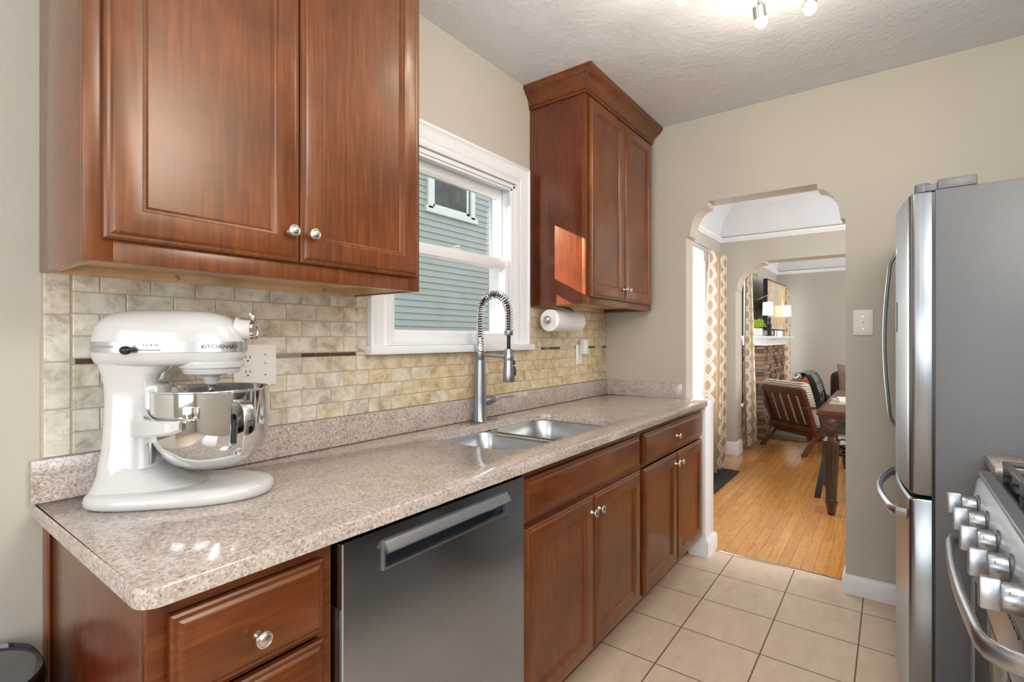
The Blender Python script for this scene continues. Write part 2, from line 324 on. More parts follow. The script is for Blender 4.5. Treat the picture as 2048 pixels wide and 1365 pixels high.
class MB:
    """collects geometry for ONE mesh object"""
    def __init__(s): s.v = []; s.f = []; s.tone = []; s.uv = None
    def add(s, vs, fs, T=None, tone=None):
        o = len(s.v)
        for p in vs: s.v.append(tuple(T @ Vector(p)) if T else tuple(p))
        for f in fs: s.f.append(tuple(o + i for i in f)); s.tone.append(tone)
        return s
    def box(s, x0, x1, y0, y1, z0, z1, b=0.0, T=None, tone=None, seg=2):
        if x0 > x1: x0, x1 = x1, x0
        if y0 > y1: y0, y1 = y1, y0
        if z0 > z1: z0, z1 = z1, z0
        if b <= 0:
            vs = [(x, y, z) for x in (x0, x1) for y in (y0, y1) for z in (z0, z1)]
            fs = [(0, 1, 3, 2), (4, 6, 7, 5), (0, 4, 5, 1), (2, 3, 7, 6), (0, 2, 6, 4), (1, 5, 7, 3)]
            return s.add(vs, fs, T, tone)
        b = min(b, (x1 - x0) * .49, (y1 - y0) * .49, (z1 - z0) * .49)
        bm = bmesh.new(); bmesh.ops.create_cube(bm, size=1)
        for v in bm.verts:
            v.co = Vector(((x0 + x1) / 2 + v.co.x * (x1 - x0), (y0 + y1) / 2 + v.co.y * (y1 - y0), (z0 + z1) / 2 + v.co.z * (z1 - z0)))
        bmesh.ops.bevel(bm, geom=bm.edges[:], offset=b, segments=seg, profile=0.5, affect='EDGES')
        bm.verts.index_update()
        vs = [v.co.copy() for v in bm.verts]; fs = [[v.index for v in f.verts] for f in bm.faces]; bm.free()
        return s.add(vs, fs, T, tone)
    def lathe(s, prof, n=32, T=None, a0=0, a1=2 * PI, tone=None):
        full = abs(a1 - a0 - 2 * PI) < 1e-6; cnt = n if full else n + 1
        vs = []; fs = []
        for r, z in prof:
            for k in range(cnt):
                a = a0 + (a1 - a0) * k / n; vs.append((r * math.cos(a), r * math.sin(a), z))
        for i in range(len(prof) - 1):
            for k in range(n):
                a = i * cnt + k; b = i * cnt + (k + 1) % cnt
                fs.append((a, b, b + cnt, a + cnt))
        if full:
            if prof[0][0] > 1e-5: fs.append(tuple(range(cnt))[::-1])
            if prof[-1][0] > 1e-5: fs.append(tuple((len(prof) - 1) * cnt + k for k in range(cnt)))
        return s.add(vs, fs, T, tone)
    def tube(s, pts, r, n=12, closed=False, cap=True, ry=None, up=None):
        pts = [Vector(p) for p in pts]; m = len(pts)
        rr = r if isinstance(r, (list, tuple)) else [r] * m
        vs = []; fs = []; prev = None
        for i, p in enumerate(pts):
            a = pts[(i - 1) % m] if (closed or i > 0) else p; b = pts[(i + 1) % m] if (closed or i < m - 1) else p
            t = (b - a).normalized()
            if up is not None: nx = Vector(up) - t * t.dot(Vector(up)); nx.normalize()
            elif prev is None:
                nx = t.cross(Vector((0, 0, 1)))
                if nx.length < 1e-3: nx = t.cross(Vector((1, 0, 0)))
                nx.normalize()
            else: nx = prev - t * t.dot(prev); nx.normalize()
            prev = nx; ny = t.cross(nx)
            for k in range(n):
                an = 2 * PI * k / n
                vs.append(p + nx * rr[i] * math.cos(an) + ny * (ry if ry else rr[i]) * math.sin(an))
        for i in range(m if closed else m - 1):
            for k in range(n):
                j = (i + 1) % m
                fs.append((i * n + k, i * n + (k + 1) % n, j * n + (k + 1) % n, j * n + k))
        if cap and not closed:
            fs.append(tuple(range(n))[::-1]); fs.append(tuple((m - 1) * n + k for k in range(n)))
        return s.add(vs, fs)
    def prism(s, poly, z0, z1, T=None, tone=None):
        n = len(poly); vs = [(x, y, z0) for x, y in poly] + [(x, y, z1) for x, y in poly]
        fs = [tuple(range(n))[::-1], tuple(range(n, 2 * n))] + [(i, (i + 1) % n, n + (i + 1) % n, n + i) for i in range(n)]
        return s.add(vs, fs, T, tone)
    def rings(s, rings_, cap0=True, cap1=True, T=None):
        n = len(rings_[0]); vs = [p for r in rings_ for p in r]; fs = []
        for i in range(len(rings_) - 1):
            for k in range(n):
                fs.append((i * n + k, i * n + (k + 1) % n, (i + 1) * n + (k + 1) % n, (i + 1) * n + k))
        if cap0: fs.append(tuple(range(n))[::-1])
        if cap1: fs.append(tuple((len(rings_) - 1) * n + k for k in range(n)))
        return s.add(vs, fs, T)
    def sphere(s, c, r, n=16, sc=(1, 1, 1), T=None):
        pr = [(r * math.sin(PI * i / n), -r * math.cos(PI * i / n)) for i in range(n + 1)]
        pr[0] = (0, -r); pr[-1] = (0, r)
        TT = Matrix.Translation(c) @ Matrix.Diagonal((*sc, 1))
        if T: TT = T @ TT
        return s.lathe(pr, n * 2, TT)
    def build(s, name, mat, parent=None, sharp=32, loc=None, rot=None, bevel=0, subsurf=0):
        me = bpy.data.meshes.new(name); me.from_pydata(s.v, [], s.f)
        bm = bmesh.new(); bm.from_mesh(me)
        bm.faces.ensure_lookup_table()
        if any(t is not None for t in s.tone):
            cl = bm.loops.layers.float_color.new('tone')
            for f, t in zip(bm.faces, s.tone):
                for l in f.loops: l[cl] = (*(t or (0, 0, 0)), 1)
        if s.uv:
            ul = bm.loops.layers.uv.new('UVMap')
            for f in bm.faces:
                for l in f.loops: l[ul].uv = s.uv[l.vert.index]
        bmesh.ops.remove_doubles(bm, verts=bm.verts[:], dist=1e-6)
        bmesh.ops.recalc_face_normals(bm, faces=bm.faces[:])
        for f in bm.faces: f.smooth = True
        for e in bm.edges:
            e.smooth = len(e.link_faces) == 2 and e.calc_face_angle(0) < math.radians(sharp)
        bm.to_mesh(me); bm.free()
        me.materials.append(M[mat])
        o = bpy.data.objects.new(name, me); COL.objects.link(o)
        if parent: o.parent = parent
        if loc: o.location = loc
        if rot: o.rotation_euler = rot
        if bevel:
            b = o.modifiers.new('edge', 'BEVEL'); b.width = bevel; b.segments = 2; b.limit_method = 'ANGLE'; b.angle_limit = math.radians(40); b.harden_normals = False
        if subsurf:
            b = o.modifiers.new('smooth', 'SUBSURF'); b.levels = subsurf; b.render_levels = subsurf
        return o

def tag(o, label=None, cat=None, group=None, kind=None):
    if label: o['label'] = label
    if cat: o['category'] = cat
    if group: o['group'] = group
    if kind: o['kind'] = kind
    return o
def thing(name, label, cat, loc=(0, 0, 0), rotz=0, group=None):
    o = bpy.data.objects.new(name, None); COL.objects.link(o); o.empty_display_size = 0.05
    o.location = loc; o.rotation_euler = (0, 0, rotz); return tag(o, label, cat, group)
def structure(o): o['kind'] = 'structure'; return o
def copy_tree(o, parent=None):
    c = o.copy(); COL.objects.link(c)
    if parent: c.parent = parent
    for ch in [x for x in o.children]: copy_tree(ch, c)
    return c
def R(axis, deg): return Matrix.Rotation(math.radians(deg), 4, axis)
def TR(x, y, z): return Matrix.Translation((x, y, z))

def text(name, body, size, mat, parent, T, extrude=0.0004):
    cu = bpy.data.curves.new(name, 'FONT'); cu.body = body; cu.size = size; cu.extrude = extrude
    cu.align_x = 'CENTER'; cu.align_y = 'CENTER'
    tmp = bpy.data.objects.new(name + '_tmp', cu); COL.objects.link(tmp)
    bpy.context.view_layer.update()
    dg = bpy.context.evaluated_depsgraph_get()
    me = bpy.data.meshes.new_from_object(tmp.evaluated_get(dg))
    bpy.data.objects.remove(tmp, do_unlink=True)
    me.transform(T); me.materials.clear(); me.materials.append(M[mat])
    o = bpy.data.objects.new(name, me); COL.objects.link(o)
    if parent: o.parent = parent
    return o

# ------------------------------------------------------------------ the setting
WY = 1.506      # sink wall
AX = 3.041      # arch wall (kitchen face)
AT = 0.133      # its thickness
CZ = 2.573      # kitchen ceiling
BX = -2.4       # wall behind the camera
RY = -0.86      # range wall

def wall_with_hole(name, x0, x1, z0, z1, holes, ya, yb, mat='wall', T=None):
    """wall slab spanning x/z with rectangular holes, thickness ya..yb"""
    mb = MB(); xs = sorted({x0, x1, *[h[0] for h in holes], *[h[1] for h in holes]}); zs = sorted({z0, z1, *[h[2] for h in holes], *[h[3] for h in holes]})
    for i in range(len(xs) - 1):
        for j in range(len(zs) - 1):
            cx, cz = (xs[i] + xs[i + 1]) / 2, (zs[j] + zs[j + 1]) / 2
            if any(h[0] < cx < h[1] and h[2] < cz < h[3] for h in holes): continue
            mb.box(xs[i], xs[i + 1], ya, yb, zs[j], zs[j + 1], T=T)
    return structure(mb.build(name, mat))

structure(MB().box(BX, AX + AT - 0.005, RY, WY, -0.05, 0).build('floor', 'floortile'))
structure(MB().box(AX + AT - 0.005, 9.5, -2.2, WY + 0.01, -0.05, 0).build('floor_hardwood', 'oak'))
structure(MB().box(BX, AX, RY, WY, CZ, CZ + 0.05).build('ceiling', 'ceiling'))
WIN = (1.235, 2.03, 1.25, 2.035)
DW_ = (3.75, 5.25, 0.45, 2.06); LW_ = (6.45, 7.0, 0.45, 2.06); FW_ = (8.65, 9.2, 0.45, 2.06)
wall_with_hole('wall_sink', BX, AX + 0.02, 0, CZ, [WIN], WY, WY + 0.16)
wall_with_hole('wall_window', AX + 0.02, 9.5, 0, 2.9, [DW_, LW_, FW_], WY + 0.01, WY + 0.17, 'wall2')
wall_with_hole('wall_range', BX, AX + AT, 0, CZ, [(-1.2, 0.1, 1.05, 2.15)], RY - 0.15, RY)
TX = Matrix(((0, 1, 0, 0), (1, 0, 0, 0), (0, 0, 1, 0), (0, 0, 0, 1)))   # swap x and y
wall_with_hole('wall_back', RY, WY, 0, CZ, [(-0.5, 1.0, 0.7, 2.2)], BX - 0.15, BX, T=TX)
wall_with_hole('wall_front', -2.2, WY + 0.01, 0, 2.9, [], 9.40, 9.52, 'wall2', T=TX)
wall_with_hole('wall_far', AX + AT, 9.5, 0, 2.9, [(3.5, 5.3, .8, 2.2), (7.0, 9.0, .8, 2.2)], -2.35, -2.2, 'wall2')

def arch_wall(name, xa, xb, y0, y1, zt, jl, jr, half, mat):
    """wall in the YZ plane with a scalloped doorway; half = [(offset from jamb, z)...]"""
    left = [(jl - o, z) for o, z in half]; right = [(jr + o, z) for o, z in half]
    loop = [(y1, 0), (y1, zt), (y0, zt), (y0, 0), (jr, 0)] + right + left[::-1] + [(jl, 0)]
    bm = bmesh.new(); vs = [bm.verts.new((xa, y, z)) for y, z in loop]
    es = [bm.edges.new((vs[i], vs[(i + 1) % len(vs)])) for i in range(len(vs))]
    bmesh.ops.triangle_fill(bm, use_beauty=True, use_dissolve=False, edges=es)
    bm.verts.index_update(); n = len(vs); fv = [tuple(v.co) for v in bm.verts]; ff = [[v.index for v in f.verts] for f in bm.faces]; bm.free()
    mb = MB(); mb.add(fv, ff); mb.add([(xb, y, z) for _, y, z in fv], ff)
    mb.add([(xa, y, z) for y, z in loop] + [(xb, y, z) for y, z in loop], [(i, (i + 1) % n, n + (i + 1) % n, n + i) for i in range(n)])
    bm_o = mb.build(name, mat, sharp=30)
    return structure(bm_o)
arc = lambda cx, cz, rx, rz, a0, a1, n=10: [(cx + rx * math.cos(math.radians(a0 + (a1 - a0) * k / n)), cz + rz * math.sin(math.radians(a0 + (a1 - a0) * k / n))) for k in range(n + 1)]
half1 = [(0, 1.880), (0.022, 1.886)] + arc(0.124, 1.90, 0.098, 0.148, 172, 96, 12) + [(0.122, 2.052), (0.125, 2.078)]
arch_wall('wall_arch', AX, AX + AT, RY, WY + 0.01, 2.9, 0.978, 0.181, half1, 'wall')
half2 = [(0, 1.80), (0.012, 1.81)] + arc(0.300, 1.82, 0.285, 0.262, 178, 92, 14) + [(0.300, 2.105)]
arch_wall('wall_dining_arch', 5.90, 6.14, -2.2, WY + 0.01, 2.9, 1.358, -0.75, half2, 'wall')
# low stub wall that carries the end of the worktop
structure(MB().box(AX + 0.001, AX + 0.165, 0.862, 0.979, 0, 0.912, 0.012).build('wall_stub', 'white'))

# coved ceilings of the dining and living rooms
def cove(name, x0, x1, y0, y1, zc=2.385, r=0.34):
    mb = MB(); n = 10; rg = []
    for k in range(n + 1):
        a = PI / 2 * k / n; d = r * (1 - math.cos(a)); z = zc + 0.02 + r * math.sin(a)
        rg.append([(x0 + d, y0 + d, z), (x1 - d, y0 + d, z), (x1 - d, y1 - d, z), (x0 + d, y1 - d, z)])
    mb.rings(rg, cap0=False, cap1=True)
    o = mb.build(name, 'ceiling', sharp=40); structure(o)
    so = o.modifiers.new('thickness', 'SOLIDIFY'); so.thickness = 0.01; so.offset = 0
    return o
cove('ceiling_dining', AX + AT, 5.90, -2.2, WY + 0.01)
cove('ceiling_living', 6.14, 9.40, -2.2, WY + 0.01)
def crown(name, x0, x1, y0, y1, z=2.34):
    prof = [(0, 0), (0.008, 0), (0.012, 0.012), (0.022, 0.02), (0.03, 0.04), (0.03, 0.048), (0.02, 0.052), (0, 0.055)]
    rg = [[(x0 + d, y0 + d, z + h), (x1 - d, y0 + d, z + h), (x1 - d, y1 - d, z + h), (x0 + d, y1 - d, z + h)] for d, h in prof]
    mb = MB().rings(rg, cap0=False, cap1=False); return structure(mb.build(name, 'white'))
crown('trim_1', AX + AT, 5.90, -2.2, WY + 0.01)
crown('trim_2', 6.14, 9.40, -2.2, WY + 0.01)

def bboard(name, pts, h=0.092, t=0.014):
    """baseboard along a polyline; the board stands to the left of the direction of travel"""
    mb = MB(); pts = [Vector((*p, 0)) for p in pts]; rg = []
    prof = [(0, 0), (t, 0), (t, h * 0.82), (t * 0.5, h * 0.95), (0, h)]
    for i, p in enumerate(pts):
        d0 = (pts[i] - pts[i - 1]).normalized() if i else (pts[1] - pts[0]).normalized()
        d1 = (pts[i + 1] - pts[i]).normalized() if i < len(pts) - 1 else d0
        n0 = Vector((-d0.y, d0.x, 0)); n1 = Vector((-d1.y, d1.x, 0)); b = (n0 + n1); b /= max(0.2, b.dot(n0))
        rg.append([p + b * o + Vector((0, 0, z)) for o, z in prof])
    mb.rings(rg); return structure(mb.build(name, 'white'))
bboard('baseboard_arch', [(AX + AT, 0.181), (AX, 0.181), (AX, RY)][::-1], 0.095)
bboard('baseboard_stub', [(AX + 0.165, 0.979), (AX + 0.165, 0.862), (AX + .001, 0.862), (AX + .001, 0.96)], 0.10, 0.016)
bboard('baseboard_dining', [(5.90, -2.2), (5.90, -0.75)], 0.14)
bboard('baseboard_pillar', [(6.14, 1.358), (5.90, 1.358), (5.90, WY)], 0.14, 0.022)
bboard('baseboard_window', [(9.4, WY + .01), (6.14, WY + .01)][::-1][::-1], 0.14)
bboard('baseboard_far', [(9.40, -2.2), (9.40, WY)], 0.14)
structure(MB().box(AX + AT - 0.012, AX + AT + 0.006, 0.181, 0.862, 0, 0.004, 0.002).build('trim_threshold', 'nickel'))

# ------------------------------------------------------------------ kitchen window
def molding_frame(name, x0, x1, z0, z1, w_, prof, yf, mat, parent=None, bottom=False):
    """mitred casing round three or four sides; prof = [(t in 0..1 from outer to inner, projection)]"""
    rg = []
    for t, pr in prof:
        d = w_ * t
        if bottom: rg.append([(x0 + d, yf - pr, z0 + d), (x0 + d, yf - pr, z1 - d), (x1 - d, yf - pr, z1 - d), (x1 - d, yf - pr, z0 + d)])
        else: rg.append([(x0 + d, yf - pr, z0), (x0 + d, yf - pr, z1 - d), (x1 - d, yf - pr, z1 - d), (x1 - d, yf - pr, z0)])
    mb = MB(); n = 4; vs = [p for r in rg for p in r]; fs = []
    for i in range(len(rg) - 1):
        for k in range(n if bottom else n - 1): fs.append((i * n + k, i * n + (k + 1) % n, (i + 1) * n + (k + 1) % n, (i + 1) * n + k))
    mb.add(vs, fs); return mb.build(name, mat, parent)
win = structure(thing('window_1', 'white double-hung kitchen window over the sink', 'window', (1.63, WY, 1.25)))
del win['category']
def wp(mb, name, mat): o = mb.build(name, mat); o.parent = win; o.matrix_parent_inverse = Matrix.Translation((-1.63, -WY, -1.25)); return o
x0, x1, z0, z1 = WIN
casing = molding_frame('casing', x0 - 0.098, x1 + 0.098, z0 - 0.02, z1 + 0.104, 0.094, [(0, 0), (0, 0.030), (0.14, 0.034), (0.22, 0.026), (0.34, 0.022), (0.62, 0.020), (0.72, 0.014), (0.86, 0.018), (1.0, 0.014), (1.0, -0.02)], WY, 'white')
casing.parent = win; casing.matrix_parent_inverse = Matrix.Translation((-1.63, -WY, -1.25))
mb = MB()
mb.box(x0 - 0.004, x0 + 0.012, WY - 0.004, WY + 0.15, z0, z1); mb.box(x1 - 0.012, x1 + 0.004, WY - 0.004, WY + 0.15, z0, z1)
mb.box(x0, x1, WY - 0.004, WY + 0.15, z1 - 0.012, z1 + 0.004); mb.box(x0, x1, WY, WY + 0.16, z0 - 0.01, z0 + 0.006)
for xx in (x0 + 0.012, x1 - 0.024): mb.box(xx, xx + 0.012, WY + 0.004, WY + 0.018, z0, z1, 0.002)
mb.box(x0 + 0.012, x1 - 0.012, WY + 0.004, WY + 0.018, z1 - 0.024, z1 - 0.012, 0.002)
for xx in (x0 + 0.012, x1 - 0.020): mb.box(xx, xx + 0.008, WY + 0.052, WY + 0.060, z0, z1, 0.001)
wp(mb, 'jamb', 'white')
wp(MB().box(x0 - 0.11, x1 + 0.12, WY - 0.048, WY + 0.02, z0 - 0.033, z0 - 0.001, 0.006), 'sill', 'white')
def sash(name, ya, yb, za, zb, st, rt, rb):
    a, b = x0 + 0.013, x1 - 0.013; mb = MB()
    mb.box(a, a + st, ya, yb, za, zb, 0.002); mb.box(b - st, b, ya, yb, za, zb, 0.002)
    mb.box(a + st - .001, b - st + .001, ya, yb, za, za + rb, 0.002); mb.box(a + st - .001, b - st + .001, ya, yb, zb - rt, zb, 0.002)
    g = 0.010; yi = ya + 0.006   # glazing bevel
    rg = []
    for d, y in ((0, ya + 0.001), (g, ya + 0.012), (g, yb)):
        rg.append([(a + st - .001 + d, y, za + rb - .001 + d), (b - st + .001 - d, y, za + rb - .001 + d), (b - st + .001 - d, y, zb - rt + .001 - d), (a + st - .001 + d, y, zb - rt + .001 - d)])
    mb.rings(rg, False, False)
    s_ = wp(mb, name, 'white')
    gl = MB().box(a + st, b - st, (ya + yb) / 2 + .004, (ya + yb) / 2 + 0.007, za + rb, zb - rt).build('pane', 'glass'); gl.parent = s_
    return s_
low = sash('lower_sash', WY + 0.019, WY + 0.050, z0 + 0.006, 1.668, 0.036, 0.045, 0.045)
up = sash('upper_sash', WY + 0.062, WY + 0.092, 1.628, z1 - 0.012, 0.034, 0.040, 0.040)
mb = MB().box(1.60, 1.66, WY + 0.018, WY + 0.046, 1.668, 1.674, 0.002).tube([(1.63, WY + 0.03, 1.674), (1.63, WY + 0.03, 1.684), (1.655, WY + 0.022, 1.686)], 0.004, 8)
o = mb.build('sash_lock', 'white'); o.parent = low

# windows of the dining and living rooms
def far_window(n, box):
    a, b, c, d = box; wdt = structure(thing('window_%d' % n, 'white window', 'window')); del wdt['category']; del wdt['label']
    mb = MB(); Y0 = WY + 0.01
    for xx in (a - 0.09, b): mb.box(xx, xx + 0.09, Y0 - 0.018, Y0 + 0.02, c - 0.09, d + 0.09, 0.003)
    mb.box(a, b, Y0 - 0.018, Y0 + 0.02, d, d + 0.09, 0.003); mb.box(a - 0.12, b + 0.12, Y0 - 0.04, Y0 + 0.02, c - 0.03, c, 0.003)
    for xx in (a, b - 0.05): mb.box(xx, xx + 0.05, Y0 + 0.06, Y0 + 0.10, c, d)
    for zz in (c, (c + d) / 2 - 0.025, d - 0.05): mb.box(a, b, Y0 + 0.06, Y0 + 0.10, zz, zz + 0.05)
    mb.build('window_frame', 'white', wdt); MB().box(a + 0.05, b - 0.05, Y0 + 0.078, Y0 + 0.082, c + 0.05, d - 0.05).build('pane', 'glass', wdt)
far_window(2, DW_); far_window(3, LW_); far_window(4, FW_)

# ------------------------------------------------------------------ outside
structure(MB().box(-30, 40, WY + 0.2, 40, -0.9, -0.8).build('ground', 'lawn'))
hs = thing('neighbor_house', 'pale teal clapboard house with a small upper window seen through the sink window', 'house', (3, 5.9, -0.8))
HX0, HX1, HZ = -2.35, 7.2, 5.4
mb = MB(); z = -0.75
rows = []
while z < HZ:
    mb.add([(HX0, 5.9, z), (HX1, 5.9, z), (HX1, 5.918, z + 0.101), (HX0, 5.918, z + 0.101), (HX0, 5.918, z), (HX1, 5.918, z)], [(0, 1, 2, 3), (0, 4, 5, 1)])
    z += 0.101
mb.box(HX0, HX1, 5.919, 12.0, -0.8, HZ)
def hp(mb, name, mat): o = mb.build(name, mat, sharp=10); o.parent = hs; o.matrix_parent_inverse = Matrix.Translation((-3, -5.9, 0.8)); return o
hp(mb, 'clapboard_wall', 'siding')
mb = MB()
for a, b, c, d in ((5.62, 5.73, 3.36, 4.7), (6.64, 6.75, 3.36, 4.7), (5.62, 6.75, 4.6, 4.72), (5.58, 6.82, 3.30, 3.40)): mb.box(a, b, 5.86, 5.93, c, d, 0.004)
wfr = hp(mb, 'window_frame', 'sidingtrim')
mb = MB()
for a, b, c, d in ((5.73, 5.78, 3.40, 4.6), (6.55, 6.60, 3.40, 4.6), (5.73, 6.6, 3.40, 3.45)): mb.box(a, b, 5.885, 5.93, c, d)
hp(mb, 'window_sash', 'sidingtrim')
hp(MB().box(5.75, 6.63, 5.895, 5.9, 3.40, 4.62), 'window_pane', 'darkpane')
hp(MB().prism([(HX0 - .3, 5.5), (HX1 + .3, 5.5), (HX1 + .3, 12.4), (HX0 - .3, 12.4)], HZ, HZ + 0.12), 'roof', 'roof')
gh = thing('sun_blocker', 'added unseen garage standing outdoors in front of the clapboard house', 'blocker', (-4, 3.4, -0.8))  # unseen block, added to narrow the sun reaching the sink window
o = MB().box(-6.5, -1.22, 2.5, 4.5, -0.8, 4.4).build('blocker_body', 'siding'); o.parent = gh; o.matrix_parent_inverse = Matrix.Translation((4, -3.4, 0.8))
o = MB().box(-6.6, -1.22, 2.4, 4.5, 4.4, 4.5).build('blocker_top', 'roof'); o.parent = gh; o.matrix_parent_inverse = Matrix.Translation((4, -3.4, 0.8))

# ------------------------------------------------------------------ cabinets
def door_mesh(w_, h_, t=0.020, rail=0.058, raised=False):
    """front in the XZ plane, front face at y=0 (towards -y), origin at lower left"""
    def ring(d, y): return [(d, y, d), (w_ - d, y, d), (w_ - d, y, h_ - d), (d, y, h_ - d)]
    if raised: steps = [(0, t), (0, 0.009), (0.004, 0.006), (0.010, 0.0055), (0.014, 0.002), (0.019, 0.0)]
    else: steps = [(0, t), (0, 0.009), (0.004, 0.0055), (0.009, 0.005), (0.012, 0.0015), (0.016, 0.0), (rail, 0.0), (rail + 0.002, 0.003), (rail + 0.007, 0.004), (rail + 0.011, 0.009), (rail + 0.013, 0.0105)]
    mb = MB(); mb.rings([ring(d, y) for d, y in steps], True, True); return mb
def knob_mesh():
    return MB().lathe([(0, 0), (0.0085, 0), (0.0075, 0.003), (0.0055, 0.007), (0.005, 0.013), (0.0075, 0.0155), (0.0135, 0.0175), (0.0150, 0.0205), (0.0140, 0.0235), (0.0115, 0.0248), (0.0105, 0.0242), (0.0085, 0.0258), (0.004, 0.0272), (0, 0.0275)], 28, R('X', 90))
def local(o, parent, loc): o.parent = parent; o.location = loc; return o
def add_front(parent, name, x, z, w_, h_, yf, mat, knob=None, raised=False, lab=None, rail=0.058):
    d = local(door_mesh(w_, h_, rail=rail, raised=raised).build(name, mat, sharp=28), parent, (x, yf, z))
    if lab: d['label'] = lab
    if knob: local(knob_mesh().build('knob', 'nickel'), d, (knob[0] - x, 0, knob[1] - z))
    return d

# wall cabinet over the mixer
UY = 1.178; UB = 1.421; UT = 2.50
uc = thing('wall_cabinet', 'large cherry-stained wall cabinet with two doors above the stand mixer', 'cabinet', (0.268, WY - 0.001, UB))
W_ = 0.822; D_ = WY - 0.001 - UY
mb = MB()
for a in (0, W_ - 0.016): local(MB().box(a, a + 0.016, -D_ + 0.019, 0, 0.0, UT - UB, 0.001).build('side_panel', 'woodside'), uc, (0, 0, 0))
mb = MB(); mb.box(0, 0.045, -D_, -D_ + 0.019, 0, UT - UB, 0.0015); mb.box(W_ - 0.045, W_, -D_, -D_ + 0.019, 0, UT - UB, 0.0015)
mb.box(0.045, W_ - 0.045, -D_, -D_ + 0.019, 0, 0.045, 0.001); mb.box(0.045, W_ - 0.045, -D_, -D_ + 0.019, UT - UB - 0.05, UT - UB, 0.001)
local(mb.build('face_frame', 'wood'), uc, (0, 0, 0))
mb = MB(); mb.box(0.016, W_ - 0.016, -D_ + 0.019, 0, 0.022, 0.034); mb.box(0.016, W_ - 0.016, -0.018, 0, 0.0, 0.034, 0.001)
mb.box(0.016, 0.03, -D_ + 0.019, -0.018, 0.004, 0.022); mb.box(W_ - 0.03, W_ - 0.016, -D_ + 0.019, -0.018, 0.004, 0.022)
mb.box(0.016, W_ - 0.016, -D_ + 0.019, -D_ + 0.021, 0.001, 0.022)
local(mb.build('bottom_panel', 'lightwood'), uc, (0, 0, 0))
local(MB().box(0.016, W_ - 0.016, -D_ + 0.019, 0, UT - UB - 0.02, UT - UB).build('top_panel', 'woodside'), uc, (0, 0, 0))
for sx in (0.262, 0.690):
    s_ = MB().lathe([(0, 0), (0.0065, 0), (0.006, 0.002), (0.002, 0.0028), (0, 0.0015)], 14, R('X', 90)).build('screw', 'nickel'); local(s_, uc, (sx, -0.018, 0.012))
dz = 0.042
add_front(uc, 'door', 0.028, dz, 0.386, UT - UB - dz - 0.03, -D_ - 0.021, 'wood', (0.386, 0.112))
add_front(uc, 'door', 0.417, dz, 0.386, UT - UB - dz - 0.03, -D_ - 0.021, 'wood', (0.440, 0.112))

# wall cabinet beside the arch
RB = 1.444
rc = thing('wall_cabinet', 'cherry-stained wall cabinet with crown moulding above the paper towel roll', 'cabinet', (2.165, WY - 0.001, RB))
W2 = 0.835; RT = 2.48
for a in (0, W2 - 0.016): local(MB().box(a, a + 0.016, -D_ + 0.019, 0, 0.0, RT - RB, 0.001).build('side_panel', 'woodside'), rc, (0, 0, 0))
mb = MB(); mb.box(0, 0.04, -D_, -D_ + 0.019, 0, RT - RB, 0.0015); mb.box(W2 - 0.04, W2, -D_, -D_ + 0.019, 0, RT - RB, 0.0015)
mb.box(0.04, W2 - 0.04, -D_, -D_ + 0.019, 0, 0.045, 0.001); mb.box(0.04, W2 - 0.04, -D_, -D_ + 0.019, RT - RB - 0.05, RT - RB, 0.001)
local(mb.build('face_frame', 'wood'), rc, (0, 0, 0))
mb = MB(); mb.box(0.016, W2 - 0.016, -D_ + 0.019, 0, 0.020, 0.034); mb.box(0.016, W2 - 0.016, -0.018, 0, 0.0, 0.034, 0.001)
local(mb.build('bottom_panel', 'lightwood'), rc, (0, 0, 0))
cw_ = (W2 - 0.034 * 2 + 0.012) / 2
add_front(rc, 'door', 0.026, 0.036, 0.388, RT - RB - 0.036 - 0.03, -D_ - 0.021, 'wood', (0.392, 0.098))
add_front(rc, 'door', 0.418, 0.036, 0.388, RT - RB - 0.036 - 0.03, -D_ - 0.021, 'wood', (0.440, 0.098))
prof = [(0.0, -0.014), (0.007, -0.014), (0.009, -0.006), (0.007, 0.0), (0.011, 0.002), (0.011, 0.010), (0.014, 0.020), (0.020, 0.032), (0.030, 0.046), (0.042, 0.056), (0.046, 0.058), (0.046, 0.064), (0.052, 0.068), (0.058, 0.074), (0.060, 0.080), (0.060, CZ - RT - 0.002)]
crown_rings = rg = []
for d, h in prof:
    z = RT - RB + h
    rg.append([(-d, 0, z), (-d, -D_ - d, z), (W2 + min(d, 0.038), -D_ - d, z), (W2 + min(d, 0.038), 0, z)])
mb = MB(); n = 4; vs = [p for r in rg for p in r]; fs = [(i * n + k, i * n + k + 1, (i + 1) * n + k + 1, (i + 1) * n + k) for i in range(len(rg) - 1) for k in range(3)]
mb.add(vs, fs); mb.add(rg[-1], [(0, 1, 2, 3)])
local(mb.build('crown_moulding', 'woodx'), rc, (0, 0, 0))

